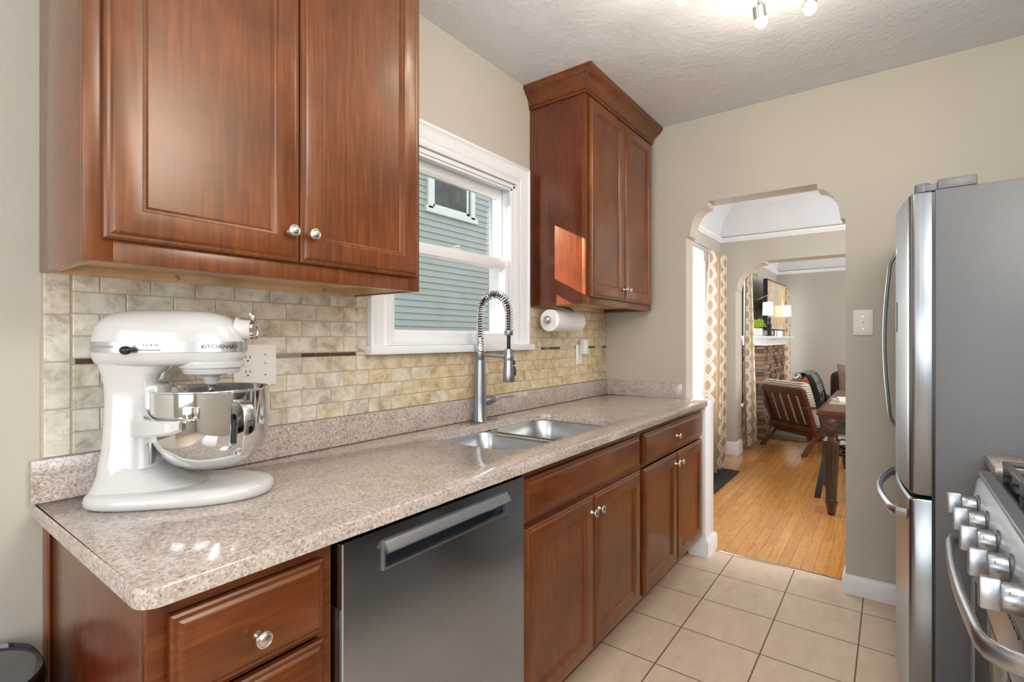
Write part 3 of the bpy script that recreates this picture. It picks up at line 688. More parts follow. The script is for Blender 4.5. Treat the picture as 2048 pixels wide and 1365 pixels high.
# base cabinets
FY = 0.896; BT = 0.884; KB = 0.105
def base_cab(label, xa, xb, fronts, end_panel=False):
    c = thing('base_cabinet', label, 'cabinet', (xa, WY - 0.002, 0)); w_ = xb - xa; d = WY - 0.002 - FY
    local(MB().box(0, 0.016, -d + 0.019, 0, 0 if end_panel else KB, BT, 0.001).build('side_panel', 'woodside'), c, (0, 0, 0))
    local(MB().box(w_ - 0.016, w_, -d + 0.019, 0, KB, BT, 0.001).build('side_panel', 'woodside'), c, (0, 0, 0))
    if end_panel: local(MB().box(-0.006, 0.0, -0.045, 0, 0.0, BT, 0.002).build('scribe_strip', 'wood'), c, (0, 0, 0))
    mb = MB(); mb.box(0.016, w_ - 0.016, -d + 0.019, 0, KB, KB + 0.016); mb.box(0.016, w_ - 0.016, -0.012, 0, KB, BT)
    local(mb.build('carcass', 'lightwood'), c, (0, 0, 0))
    local(MB().box(0.0, w_, -d + 0.075, -d + 0.09, 0.0, KB).build('toe_kick', 'wood'), c, (0, 0, 0))
    mb = MB(); mb.box(0, 0.030, -d, -d + 0.019, KB, BT, 0.001); mb.box(w_ - 0.030, w_, -d, -d + 0.019, KB, BT, 0.001)
    for za, zb in ((KB, KB + 0.035), (BT - 0.035, BT), (0.695, 0.725)): mb.box(0.030, w_ - 0.030, -d, -d + 0.019, za, zb)
    local(mb.build('face_frame', 'woodx'), c, (0, 0, 0))
    for nm, fx, fz, fw, fh, kn, raised in fronts:
        add_front(c, nm, fx - xa, fz, fw, fh, -d - 0.021, 'woodx' if raised else 'wood', (kn[0] - xa, kn[1]) if kn else None, raised, rail=0.056)
    return c
base_cab('narrow cherry base cabinet with stacked drawers at the free end of the worktop', 0.279, 0.592,
         [('drawer', 0.306, 0.706, 0.262, 0.142, (0.437, 0.762), True), ('drawer', 0.306, 0.412, 0.262, 0.280, (0.437, 0.552), True), ('drawer', 0.306, 0.122, 0.262, 0.276, (0.437, 0.26), True)], True)
base_cab('wide cherry base cabinet under the sink with a long blank drawer front and two doors', 1.228, 2.133,
         [('drawer_front', 1.243, 0.716, 0.868, 0.132, None, True), ('door', 1.243, 0.124, 0.436, 0.572, (1.655, 0.640), False), ('door', 1.684, 0.124, 0.432, 0.572, (1.712, 0.640), False)])
base_cab('cherry base cabinet with one knobbed drawer over two doors beside the arch', 2.134, 3.036,
         [('drawer', 2.156, 0.712, 0.868, 0.136, (2.572, 0.780), True), ('door', 2.156, 0.124, 0.432, 0.566, (2.556, 0.640), False), ('door', 2.594, 0.124, 0.430, 0.566, (2.620, 0.640), False)])

# dishwasher
dwo = thing('dishwasher', 'stainless steel dishwasher with a recessed bar handle between drawers and sink cabinet', 'dishwasher', (0.600, 0.868, 0))
DWW = 0.620
mb = MB()
# front panel with pocket: rings
px0, px1, pz0, pz1 = 0.102, 0.526, 0.787, 0.838
def rr(x0, x1, z0, z1, y): return [(x0, y, z0), (x1, y, z0), (x1, y, z1), (x0, y, z1)]
mb.rings([rr(0, DWW, 0.10, 0.868, 0.045), rr(0, DWW, 0.10, 0.868, 0.003), rr(0.002, DWW - 0.002, 0.102, 0.866, 0), rr(px0, px1, pz0, pz1, 0),
          rr(px0 + 0.004, px1 - 0.004, pz0 + 0.006, pz1 - 0.004, 0.03)], True, True)
mb.box(0, DWW, 0.0, 0.045, 0.866, 0.868)
local(mb.build('door_panel', 'steel', sharp=25), dwo, (0, 0, 0))
mb = MB()
mb.rings([rr(px0 - 0.006, px1 + 0.006, pz0 - 0.007, pz1 + 0.006, 0), rr(px0 - 0.005, px1 + 0.005, pz0 - 0.006, pz1 + 0.005, -0.006), rr(px0, px1, pz0, pz1 - 0.001, -0.006), rr(px0 + 0.001, px1 - 0.001, pz0 + 0.001, pz1 - 0.002, 0.006)], False, False)
mb.prism([(-0.006, pz1 + 0.005), (-0.018, pz1 - 0.010), (-0.020, pz1 - 0.016), (-0.016, pz1 - 0.017), (0.0, pz1 - 0.004)], px0 - 0.003, px1 + 0.003, T=Matrix(((0, 0, 1, 0), (1, 0, 0, 0), (0, 1, 0, 0), (0, 0, 0, 1))))
local(mb.build('handle', 'rangesteel', sharp=25), dwo, (0, 0, 0))
mb = MB(); mb.box(-0.003, 0.004, 0.046, 0.06, 0.10, 0.868); mb.box(0.004, DWW - 0.004, 0.046, 0.60, 0.10, 0.876)
local(mb.build('body', 'black'), dwo, (0, 0, 0))
local(MB().box(-0.002, 0.002, 0.006, 0.045, 0.10, 0.735, 0.001).build('side_trim', 'steelv'), dwo, (0, 0, 0))
local(MB().box(0.0, DWW, 0.04, 0.06, 0.0, 0.10).build('toe_kick', 'black'), dwo, (0, 0, 0))
for xx in (0.26, 0.40, 0.50): local(MB().box(xx, xx + 0.03, 0.012, 0.03, 0.868, 0.8695, 0.0005).build('control_mark', 'print'), dwo, (0, 0, 0))

# ------------------------------------------------------------------ worktop with undermount sink
CZt = 0.914; CY0 = 0.850
def rrect(x0, x1, y0, y1, r, n=8, rads=None):
    rads = rads or (r, r, r, r); pts = []
    for (cx, cy, a), rr_ in zip(((x0, y0, 180), (x1, y0, 270), (x1, y1, 0), (x0, y1, 90)), rads):
        sx = 1 if cx == x0 else -1; sy = 1 if cy == y0 else -1
        for k in range(n + 1):
            an = math.radians(a + 90 * k / n); pts.append((cx + sx * rr_ + rr_ * math.cos(an), cy + sy * rr_ + rr_ * math.sin(an)))
    return pts
SX0, SX1, SY0, SY1 = 1.285, 2.055, 0.955, 1.372
outer = rrect(0.256, 3.040, CY0, WY - 0.001, 0.03, 8, (0.032, 0.012, 0.001, 0.001))
inner = rrect(SX0, SX1, SY0, SY1, 0.10, 8, (0.12, 0.10, 0.10, 0.07))
def top_with_hole(outer, inner, z):
    bm = bmesh.new(); eo = []
    for loop in (outer, inner):
        vs = [bm.verts.new((x, y, z)) for x, y in loop]; eo += [bm.edges.new((vs[i], vs[(i + 1) % len(vs)])) for i in range(len(vs))]
    bmesh.ops.triangle_fill(bm, use_beauty=True, use_dissolve=False, edges=eo)
    bm.verts.index_update(); vs = [tuple(v.co) for v in bm.verts]; fs = [[v.index for v in f.verts] for f in bm.faces]; bm.free(); return vs, fs
def offset(loop, d):
    n = len(loop); out = []
    for i in range(n):
        a, b, c = Vector(loop[i - 1]), Vector(loop[i]), Vector(loop[(i + 1) % n])
        t = (c - a).normalized(); out.append((b.x - t.y * d, b.y + t.x * d))
    return out
mb = MB(); e = 0.004
oi = offset(outer, e); ii = offset(inner, -e)
vs, fs = top_with_hole(oi, ii, CZt); mb.add(vs, fs)
vs, fs = top_with_hole(outer, inner, CZt - 0.03); mb.add(vs, fs)
for lp, off_, in ((outer, oi), (inner, ii)):
    mid = [((a[0] * 0.3 + b[0] * 0.7), (a[1] * 0.3 + b[1] * 0.7)) for a, b in zip(off_, lp)]
    mb.rings([[(x, y, CZt - 0.03) for x, y in lp], [(x, y, CZt - e) for x, y in lp], [(x, y, CZt - e * 0.3) for x, y in mid], [(x, y, CZt) for x, y in off_]], False, False)
wt = mb.build('worktop', 'granite', sharp=50)
tag(wt, 'long polished pink-grey granite worktop with sink cut-out', 'worktop')
sp_ = thing('granite_upstand', 'low granite upstand along the tiled wall and round the corner', 'backsplash', (1.6, WY - 0.001, CZt))
o = MB().box(0.252, 3.020, WY - 0.0205, WY - 0.001, CZt + 0.0005, 1.009, 0.0015).build('back_strip', 'granite'); o.parent = sp_; o.matrix_parent_inverse = TR(-1.6, -(WY - 0.001), -CZt)
o = MB().box(3.0205, 3.0405, 0.996, WY - 0.001, CZt + 0.0005, 1.009, 0.0015).build('side_strip', 'granite'); o.parent = sp_; o.matrix_parent_inverse = TR(-1.6, -(WY - 0.001), -CZt)

sk = thing('sink', 'stainless double-bowl undermount sink below the window', 'sink', (1.67, 1.16, 0.66))
def bowl(x0, x1, y0, y1, r, rads=None):
    mb = MB(); zt = 0.884
    L = [(0.012, zt, ), (-0.001, zt), (0.0, zt - 0.004), (0.006, zt - 0.10), (0.014, zt - 0.17), (0.03, zt - 0.19), (0.07, zt - 0.197)]
    rg = []
    for d, z in [(-0.020, zt - 0.001), (0.0, zt - 0.001), (0.003, zt - 0.006), (0.009, zt - 0.10), (0.016, zt - 0.165), (0.035, zt - 0.19), (0.08, zt - 0.197)]:
        rg.append([(x, y, z) for x, y in rrect(x0 + d, x1 - d, y0 + d, y1 - d, 0, 8, [max(0.02, q - d * 0.6) for q in (rads or (r,) * 4)])])
    mb.rings(rg, False, True); return mb
def sp2(mb, name, mat):
    o = mb.build(name, mat, sharp=50); o.parent = sk; o.matrix_parent_inverse = TR(-1.67, -1.16, -0.66); return o
b1 = bowl(SX0 - 0.004, 1.645, SY0 - 0.004, SY1 + 0.002, 0.08, (0.12, 0.07, 0.07, 0.07)); b2 = bowl(1.672, SX1 + 0.004, SY0 - 0.004, SY1 + 0.002, 0.08, (0.07, 0.10, 0.10, 0.07))
for b_ in (b1, b2):
    o = sp2(b_, 'bowl', 'sinksteel')
sp2(MB().box(1.640, 1.678, SY0, SY1, 0.870, 0.882, 0.003), 'divider', 'sinksteel')
for cx in (1.47, 1.86): sp2(MB().lathe([(0, 0.690), (0.03, 0.690), (0.042, 0.6885), (0.045, 0.689), (0.045, 0.687)], 28, TR(cx, 1.18, 0)), 'drain', 'drain')

# ------------------------------------------------------------------ tiled backsplash
bs = thing('tile_backsplash', 'beige tumbled stone running-bond tiles with a dark glass accent strip on the sink wall', 'backsplash', (1.6, WY, 1.01))
YT = WY - 0.0085; mb = MB()
zr = [1.0095, 1.060, 1.112, 1.163, 1.2155]; zr2 = [1.2295, 1.281, 1.333, 1.384, 1.436]
WL, WR = x0 - 0.100, x1 + 0.112
def tone(x):
    g = min(1, max(0, 0.05 + 0.85 * (x - 0.6) / 1.0)); return (min(1, max(0, g + random.uniform(-0.3, 0.3))), random.random(), random.random())
def put(xa, xb, za, zb):
    # clip against window (with its sill) and cabinets
    wl, wr, wb = WL, WR, 1.217
    if zb > wb + 0.001:
        if xa < wl < xb: xb = wl
        elif xa < wr < xb: xa = wr
        elif xa >= wl and xb <= wr:
            zb = min(zb, wb)
    if xb - xa < 0.008 or zb - za < 0.008: return
    if zb > 1.42 and xb < 1.12: pass
    mb.box(xa + 0.0013, xb - 0.0013, YT, WY - 0.001, za + 0.0013, zb - 0.0013, 0.0014, tone=tone(xa), seg=1)
P = 0.1025
for rows, par in ((zr, 0), (zr2, 1)):
    for j in range(4):
        za, zb = rows[j], rows[j + 1]
        odd = (j + par) % 2
        if rows is zr and j == 0: odd = 1
        if rows is zr and j == 1: odd = 0
        if rows is zr and j == 2: odd = 1
        if rows is zr and j == 3: odd = 0
        if rows is zr2: odd = j % 2 == 0
        # joints: 'odd' rows start with a full tile at 0.322
        x = 0.3225; first = True
        while x < 3.037:
            step = (P if odd else P / 2) if first else P
            if rows is zr and j < 2 and first and False: pass
            xb = min(x + step, 3.038)
            put(x, xb, za, zb); x = xb; first = False
zc = [1.0095, 1.116, 1.2225, 1.329, 1.436]
for j in range(4): put(0.273, 0.3205, zc[j], zc[j + 1])
o = mb.build('stone_tiles', 'tile', sharp=20); o.parent = bs; o.matrix_parent_inverse = TR(-1.6, -WY, -1.01)
o = MB().box(0.270, 3.0405, WY - 0.0060, WY - 0.0005, 1.0095, 1.215).box(0.270, WL + .003, WY - 0.0060, WY - 0.0005, 1.215, 1.443).box(WR - .003, 3.0405, WY - 0.0060, WY - 0.0005, 1.215, 1.443).build('grout', 'grout')
o.parent = bs; o.matrix_parent_inverse = TR(-1.6, -WY, -1.01)
seq = [(0.326, .376, 'g'), (.376, .425, 'y'), (.425, .475, 'g'), (.475, .575, 'g'), (.575, .655, 'g'), (.655, .80, 'y'), (.800, .884, 'y'), (.884, .935, 'g'), (.935, .988, 'g'), (.988, 1.09, 'g'), (1.09, WL, 'p'),
       (WR, 2.262, 'p'), (2.262, 2.301, 'g'), (2.301, 2.351, 'y'), (2.351, 2.456, 'g'), (2.456, 2.62, 'p'), (2.62, 2.73, 'y'), (2.73, 2.879, 'g'), (2.879, 2.976, 'p'), (2.976, 3.036, 'g')]
for a, b, k in seq:
    mt_, lb = {'g': ('glasstile', 'dark brown glass piece'), 'y': ('greytile', 'mid grey glass piece'), 'p': ('paletile', 'pale cream glass piece')}[k]
    o = MB().box(a + 0.001, b - 0.001, YT, WY - 0.001, 1.2165, 1.2285, 0.001, seg=1).build('accent_tile', mt_); o.parent = bs; o.matrix_parent_inverse = TR(-1.6, -WY, -1.01); o['label'] = lb

# outlets and switches
def plate_at(name, label, cat, loc, w_, h_, rotz, build):
    t = thing(name, label, cat, loc, rotz)
    MB().box(-w_ / 2, w_ / 2, -0.006, 0, -h_ / 2, h_ / 2, 0.003).build('cover_plate', 'plate', t); build(t); return t
def toggle(t, x):
    MB().box(x - 0.006, x + 0.006, -0.0068, -0.0055, -0.013, 0.013, 0.0005).build('toggle_slot', 'plate', t)
    MB().box(x - 0.004, x + 0.004, -0.017, -0.005, 0.0, 0.008, 0.001, T=R('X', -18)).build('toggle', 'plate', t)
    for zz in (-0.030, 0.030): MB().lathe([(0, 0), (0.003, 0), (0.0025, 0.001), (0, 0.0012)], 10, TR(x, -0.006, zz) @ R('X', 90)).build('screw', 'nickel', t)
def outlet(t, x):
    MB().box(x - 0.017, x + 0.017, -0.0082, -0.005, -0.034, 0.034, 0.001).build('receptacle', 'plate', t)
    mb = MB()
    for zc_ in (-0.021, 0.021):
        for dx in (-0.006, 0.006): mb.box(x + dx - 0.001, x + dx + 0.001, -0.0088, -0.0080, zc_ - 0.001, zc_ + 0.007)
        mb.lathe([(0, 0), (0.0026, 0), (0.0026, 0.0007), (0, 0.0007)], 12, TR(x, -0.0081, zc_ - 0.008) @ R('X', 90))
    mb.box(x - 0.013, x - 0.0115, -0.0088, -0.0080, -0.003, 0.002)
    mb.build('socket_slot', 'darkprint', t)
    MB().box(x - 0.006, x + 0.006, -0.0098, -0.008, -0.006, 0.006, 0.0006).build('test_button', 'plate', t)
plate_at('outlet_switch_plate', 'white double wall plate with outlet and toggle switch on the tiles behind the mixer', 'outlet', (0.737, YT - 0.0005, 1.198), 0.125, 0.122, 0, lambda t: (outlet(t, -0.024), toggle(t, 0.028)))
def plugged(t):
    outlet(t, 0.0)
    MB().box(0.000, 0.052, -0.040, -0.0085, 0.002, 0.086, 0.004).build('plug_in_adapter', 'plate', t)['label'] = 'white box-shaped adapter plugged into the upper socket'
plate_at('wall_outlet', 'white wall outlet with a plugged-in box on the tiles below the paper towel', 'outlet', (2.664, YT - 0.0005, 1.182), 0.074, 0.118, 0, plugged)
plate_at('light_switch', 'white toggle light switch on the beige wall beside the fridge', 'light switch', (AX - 0.0005, 0.108, 1.355), 0.082, 0.126, -PI / 2, lambda t: toggle(t, 0.0))

# ------------------------------------------------------------------ faucet
fx, fy = 1.672, 1.425
fa = thing('kitchen_faucet', 'brushed steel spring-neck pull-down faucet behind the sink', 'faucet', (fx, fy, CZt))
mb = MB(); pl = [(0.118 * math.cos(a) if abs(math.cos(a)) > .0 else 0, 0.03 * math.sin(a)) for a in [2 * PI * k / 40 for k in range(40)]]
mb.rings([[(x * s_, y * s_, z) for x, y in pl] for s_, z in ((1, 0.0), (1, 0.003), (0.97, 0.005), (0.6, 0.006))]); mb.build('deck_plate', 'steelv', fa)
MB().lathe([(0.031, 0.004), (0.030, 0.010), (0.0285, 0.014), (0.0275, 0.10), (0.0245, 0.20), (0.022, 0.268), (0.022, 0.272), (0.0225, 0.273), (0.0225, 0.305), (0.019, 0.308), (0.0, 0.308)], 36).build('body', 'steelv', fa)
reach = 0.156
def neck(t):   # centre line of the spring hose, t in 0..1
    pts = []
    a = 0.305; top = 0.468; r = reach / 2
    L = [(0, a + (top - a) * k / 12) for k in range(12)] + [(r - r * math.cos(PI * k / 20), top + 0.082 * math.sin(PI * k / 20)) for k in range(21)] + [(reach, top - 0.080 * k / 6) for k in range(1, 7)]
    return L
L = neck(0); pts = [Vector((0, -a, b)) for a, b in L]
def resample(pts, n):
    d = [0]
    for a, b in zip(pts, pts[1:]): d.append(d[-1] + (b - a).length)
    out = []; j = 0
    for i in range(n):
        s_ = d[-1] * i / (n - 1)
        while j < len(d) - 2 and d[j + 1] < s_: j += 1
        f = (s_ - d[j]) / max(1e-9, d[j + 1] - d[j]); out.append(pts[j].lerp(pts[j + 1], f))
    return out, d[-1]
rs, LL = resample(pts, 200)
MB().tube(rs[::4] + [rs[-1]], 0.0075, 12).build('inner_hose', 'black', fa)
turns = 46; hp_ = []; K = turns * 10
rs2, _ = resample(pts, K + 1)
for i in range(K + 1):
    a = rs2[max(0, i - 1)]; b = rs2[min(K, i + 1)]; t = (b - a).normalized(); nx = Vector((1, 0, 0)); ny = t.cross(nx)
    an = 2 * PI * i / 10; hp_.append(rs2[i] + (nx * math.cos(an) + ny * math.sin(an)) * 0.0160)
MB().tube(hp_, 0.0025, 6).build('spring', 'chrome', fa)
mb = MB()
for k in range(12): mb.lathe([(0.0155, 0), (0.0175, 0.002), (0.0155, 0.004)], 24, TR(0, 0, 0.308 + k * 0.0048))
mb.build('spring_collar', 'chrome', fa)
MB().lathe([(0.0, 0.0), (0.017, 0.0), (0.018, 0.002), (0.018, 0.018), (0.015, 0.022), (0, 0.022)], 28, TR(0, -reach, 0.375)).build('hose_ferrule', 'steelv', fa)
MB().tube([(0, -reach, 0.30), (0, -reach, 0.378)], 0.008, 14).build('hose_end', 'rubber', fa)
MB().lathe([(0.0, 0.182), (0.024, 0.182), (0.0255, 0.186), (0.0245, 0.215), (0.021, 0.26), (0.0175, 0.30), (0.0165, 0.318), (0.0, 0.319)], 32, TR(0, -reach, 0)).build('spray_head', 'steelv', fa)
mb = MB(); mb.sphere((0, 0, 0), 0.009, 10, (0.5, 1, 1.1), TR(0.010, -reach - 0.018, 0.262)); mb.sphere((0, 0, 0), 0.010, 10, (0.5, 1, 2.2), TR(0.012, -reach - 0.020, 0.226))
mb.build('spray_buttons', 'black', fa)
MB().tube([(0, -0.015, 0.292), (0, -reach + 0.012, 0.284)], 0.0062, 12).lathe([(0.021, -0.012), (0.023, 0), (0.021, 0.012)], 24, TR(0, -reach, 0.284)).build('docking_arm', 'steelv', fa)
mb = MB(); mb.tube([(0.018, -0.008, 0.085), (0.050, -0.018, 0.090), (0.070, -0.024, 0.094)], [0.018, 0.019, 0.014], 20)
mb.build('valve_housing', 'steelv', fa)
mb = MB(); mb.tube([(0.062, -0.021, 0.094), (0.095, -0.040, 0.101), (0.150, -0.070, 0.103)], [0.008, 0.006, 0.005], 14, up=(0, 0, 1), ry=0.011)
mb.build('lever_handle', 'chrome', fa)

# ------------------------------------------------------------------ paper towel
pt = thing('paper_towel_holder', 'metal under-cabinet holder arm with a ball end carrying the paper towel', 'paper towel holder', (2.305, 1.385, 1.37))
MB().tube([(-0.150, 0, 0), (0.152, 0, 0)], 0.006, 12).build('rod', 'nickel', pt)
MB().sphere((-0.156, 0, 0), 0.021, 12).build('ball_end', 'nickel', pt)
MB().tube([(0.150, 0, 0), (0.152, 0.01, 0.03), (0.12, 0.02, 0.064), (0.0, 0.0, 0.072)], 0.005, 10).box(-0.05, 0.05, -0.015, 0.015, 0.070, 0.074, 0.001).build('bracket', 'darkprint', pt)
rl = MB().lathe([(0.020, -0.140), (0.0545, -0.140), (0.056, -0.138), (0.056, 0.138), (0.0545, 0.140), (0.020, 0.140), (0.020, -0.140)], 48, R('Y', 90)).build('paper_towel_roll', 'paper')
rl.location = (2.305, 1.385, 1.368)
tag(rl, 'full white paper towel roll hanging under the wall cabinet', 'paper towel')
o = MB().lathe([(0.0185, -0.1395), (0.0198, -0.1395), (0.0198, 0.1395), (0.0185, 0.1395), (0.0185, -0.1395)], 32, R('Y', 90)).build('core', 'card', rl)

# ------------------------------------------------------------------ stand mixer
mx = thing('stand_mixer', 'white bowl-lift stand mixer with polished steel bowl on the granite worktop', 'stand mixer', (0.480, 1.300, CZt + 0.0005), math.radians(-41)); mx.scale = (0.965, 0.965, 0.99)
def sel(x0, x1, w_, z, ex=3.0, n=56, exb=None, yc=0):
    cx, a = (x0 + x1) / 2, (x1 - x0) / 2; out = []
    for k in range(n):
        t = 2 * PI * k / n; c, s_ = math.cos(t), math.sin(t)
        e_ = ex if c > 0 else (exb or ex)
        out.append((cx + a * abs(c) ** (2 / e_) * (1 if c >= 0 else -1), yc + w_ * abs(s_) ** (2 / e_) * (1 if s_ >= 0 else -1), z))
    return out
def stack(levels, ex=3.0, exb=None): return MB().rings([sel(a, b, w_, z, ex, exb=exb) for a, b, w_, z in levels])
# base: broad foot with a rounded nose, dished, sweeping up into the column
mb = MB(); lv = [(-0.178, 0.186, 0.104, 0.0), (-0.186, 0.194, 0.111, 0.006), (-0.187, 0.196, 0.113, 0.016), (-0.183, 0.193, 0.110, 0.026), (-0.174, 0.184, 0.101, 0.032), (-0.165, 0.160, 0.088, 0.034)]
mb.rings([sel(a, b, w_, z, 2.25, exb=3.4) for a, b, w_, z in lv])
mb.rings([sel(a, b, w_, z, 2.3, exb=3.2) for a, b, w_, z in [(-0.182, 0.080, 0.096, 0.024), (-0.178, 0.035, 0.084, 0.036), (-0.174, 0.0, 0.072, 0.048), (-0.170, -0.028, 0.062, 0.064), (-0.167, -0.045, 0.056, 0.082)]])
mb.build('base', 'mixer', mx, sharp=60)
mb = MB().rings([sel(a, b, w_, z, 3.4) for a, b, w_, z in [(-0.168, -0.046, 0.0565, 0.078), (-0.162, -0.052, 0.050, 0.12), (-0.158, -0.056, 0.046, 0.18), (-0.157, -0.058, 0.045, 0.235), (-0.158, -0.054, 0.047, 0.262), (-0.162, -0.042, 0.052, 0.284), (-0.168, -0.010, 0.058, 0.306), (-0.170, 0.010, 0.060, 0.316)]])
mb.build('column', 'mixer', mx, sharp=60)
mb = MB().rings([sel(a, b, w_, z, 2.7, exb=3.0) for a, b, w_, z in [(-0.165, 0.108, 0.058, 0.304), (-0.177, 0.122, 0.067, 0.310), (-0.182, 0.129, 0.072, 0.322), (-0.183, 0.131, 0.074, 0.334), (-0.183, 0.132, 0.0745, 0.358), (-0.181, 0.129, 0.0735, 0.372),
     (-0.176, 0.121, 0.071, 0.390), (-0.166, 0.110, 0.065, 0.405), (-0.152, 0.094, 0.056, 0.416), (-0.135, 0.074, 0.044, 0.424), (-0.10, 0.045, 0.028, 0.4285), (-0.05, 0.0, 0.010, 0.430)]])
mb.build('motor_head', 'mixer', mx, sharp=60)
mb = MB().rings([sel(-0.1845, 0.1335, 0.0760, z, 2.7, exb=3.0) for z in (0.3345, 0.3350, 0.3570, 0.3575)], False, False); 
bd = mb.build('trim_band', 'silver', mx, sharp=60)
md = bd.modifiers.new('thickness', 'SOLIDIFY'); md.thickness = 0.0012
MB().lathe([(0.0, 0.0), (0.05, 0.0), (0.058, 0.002), (0.061, 0.008), (0.062, 0.014), (0.068, 0.016), (0.070, 0.026), (0.070, 0.030)], 48, TR(0.058, 0, 0.282)).build('planetary_housing', 'mixer', mx, sharp=25)
MB().lathe([(0.0, 0.0), (0.013, 0.0), (0.016, 0.004), (0.018, 0.018), (0.026, 0.022), (0.026, 0.028)], 28, TR(0.058, 0, 0.258)).build('beater_hub', 'mixer', mx)
MB().lathe([(0.0, 0.0), (0.0075, 0.0), (0.0085, 0.002), (0.0085, 0.045)], 20, TR(0.058, 0, 0.216)).build('beater_shaft', 'chrome', mx)
o = MB().lathe([(0.030, 0.0), (0.026, 0.008), (0.024, 0.018), (0.0235, 0.034)], 28, TR(0.114, 0, 0.385) @ R('Y', 90)).build('attachment_hub', 'mixer', mx)
c_ = MB().lathe([(0.0240, 0.0), (0.0250, 0.001), (0.0250, 0.008), (0.022, 0.009), (0.021, 0.007), (0, 0.007)], 28, TR(0.147, 0, 0.385) @ R('Y', 90))
c_.box(0.1555, 0.1565, -0.012, 0.012, 0.384, 0.386).tube([(0.149, 0, 0.408), (0.150, 0, 0.418), (0.142, 0, 0.424)], 0.004, 8)
c_.build('hub_cover', 'chrome', mx)
# speed lever on the near side
MB().box(-0.082, -0.020, -0.0768, -0.0758, 0.3385, 0.3405).build('lever_slot', 'darkprint', mx)
MB().tube([(-0.080, -0.074, 0.3395), (-0.080, -0.086, 0.3395)], 0.003, 10).sphere((-0.082, -0.090, 0.3395), 0.0105, 12, (1.15, 0.85, 0.9)).build('speed_lever', 'black', mx)
Tn = lambda x, z: TR(x, -0.0770, z) @ R('X', 90)
text('speed_scale', 'O  2  4  6  8  10', 0.0075, 'print', mx, Tn(-0.050, 0.3500), 0.0002)
text('model_mark', 'PROFESSIONAL', 0.0055, 'print', mx, Tn(-0.135, 0.3470), 0.0002)
km = text('maker_mark', 'KITCHENAID', 0.0125, 'darkprint', mx, Matrix.Identity(4), 0.0005)
ol = [Vector((p[0], p[1])) for p in sel(-0.1845, 0.1335, 0.0768, 0, 2.7, n=720, exb=3.0)][540:] + [Vector((0.1335, 0))]   # near side round to the nose
dl = [0]
for p, q in zip(ol, ol[1:]): dl.append(dl[-1] + (q - p).length)
def along(t):
    j = max(1, min(len(dl) - 1, next((i for i, d in enumerate(dl) if d >= t), len(dl) - 1)))
    f = (t - dl[j - 1]) / max(1e-9, dl[j] - dl[j - 1]); p = ol[j - 1].lerp(ol[j], f); d = (ol[j] - ol[j - 1]).normalized(); return p, Vector((d.y, -d.x))
for v_ in km.data.vertices:
    p, nn = along(0.123 + v_.co.x); q = p + nn * (v_.co.z + 0.0014); v_.co = (q.x, q.y, 0.3462 + v_.co.y)
# lift arms: a yoke round the bowl
bc = (0.060, 0.0)
mb = MB(); rg = []
for k in range(33):
    a = math.radians(-97 - 166 * k / 32 + 0); ca, sa = math.cos(a), math.sin(a)
    e_ = abs(k - 16) / 16.0
    ro = 0.150 + 0.012 * (1 - e_); ri = 0.1325; zt = 0.190 + 0.002; zb = 0.166 - 0.026 * (1 - e_) ** 1.0
    if k in (0, 32): ro -= 0.006; zb += 0.004
    rg.append([(bc[0] + ri * ca, ri * sa, zb), (bc[0] + ri * ca, ri * sa, zt - .003), (bc[0] + (ri + .003) * ca, (ri + .003) * sa, zt), (bc[0] + (ro - .004) * ca, (ro - .004) * sa, zt), (bc[0] + ro * ca, ro * sa, zt - 0.004), (bc[0] + ro * ca, ro * sa, zb + 0.006), (bc[0] + (ro - .006) * ca, (ro - .006) * sa, zb)])
mb.rings(rg); mb.box(-0.075, -0.040, -0.040, 0.040, 0.130, 0.262, 0.010)
for sy in (-1, 1):
    mb.rings([[(x + dx, sy * y, z) for dx, y, z in ((-0.012, 0.040, zb), (0.012, 0.040, zb), (0.012, 0.040, 0.192), (-0.012, 0.040, 0.192))] if False else
              [(x - 0.001, sy * (y - 0.004), zb), (x + 0.001, sy * (y + 0.004), zb), (x + 0.001, sy * (y + 0.004), zt), (x - 0.001, sy * (y - 0.004), zt)] for x, y, zb, zt in ((-0.078, 0.028, 0.125, 0.215), (-0.064, 0.040, 0.130, 0.207), (-0.050, 0.062, 0.136, 0.199), (-0.030, 0.094, 0.142, 0.194), (-0.004, 0.130, 0.150, 0.192))])
mb.build('lift_arms', 'mixer', mx, sharp=35)
mb = MB().box(-0.056, -0.050, -0.0475, -0.020, 0.086, 0.160, 0.002); mb.build('rear_plate', 'silver', mx)
for sy in (-1, 1):
    MB().lathe([(0.0, 0.0), (0.012, 0.0), (0.012, 0.004), (0.006, 0.006), (0.006, 0.016), (0, 0.017)], 18, TR(bc[0], sy * 0.140, 0.190)).build('bowl_pin', 'chrome', mx)
bw = MB().lathe([(0.0, 0.064), (0.030, 0.065), (0.060, 0.071), (0.088, 0.086), (0.108, 0.108), (0.1195, 0.136), (0.1235, 0.168), (0.1245, 0.2450), (0.1275, 0.2465), (0.1285, 0.2485), (0.1275, 0.2505), (0.1250, 0.2505), (0.1230, 0.2480),
    (0.1222, 0.168), (0.1180, 0.137), (0.1070, 0.110), (0.087, 0.088), (0.059, 0.0732), (0.030, 0.0672), (0.0, 0.0665)], 72, TR(bc[0], 0, 0)).build('mixing_bowl', 'chrome', mx, sharp=60)
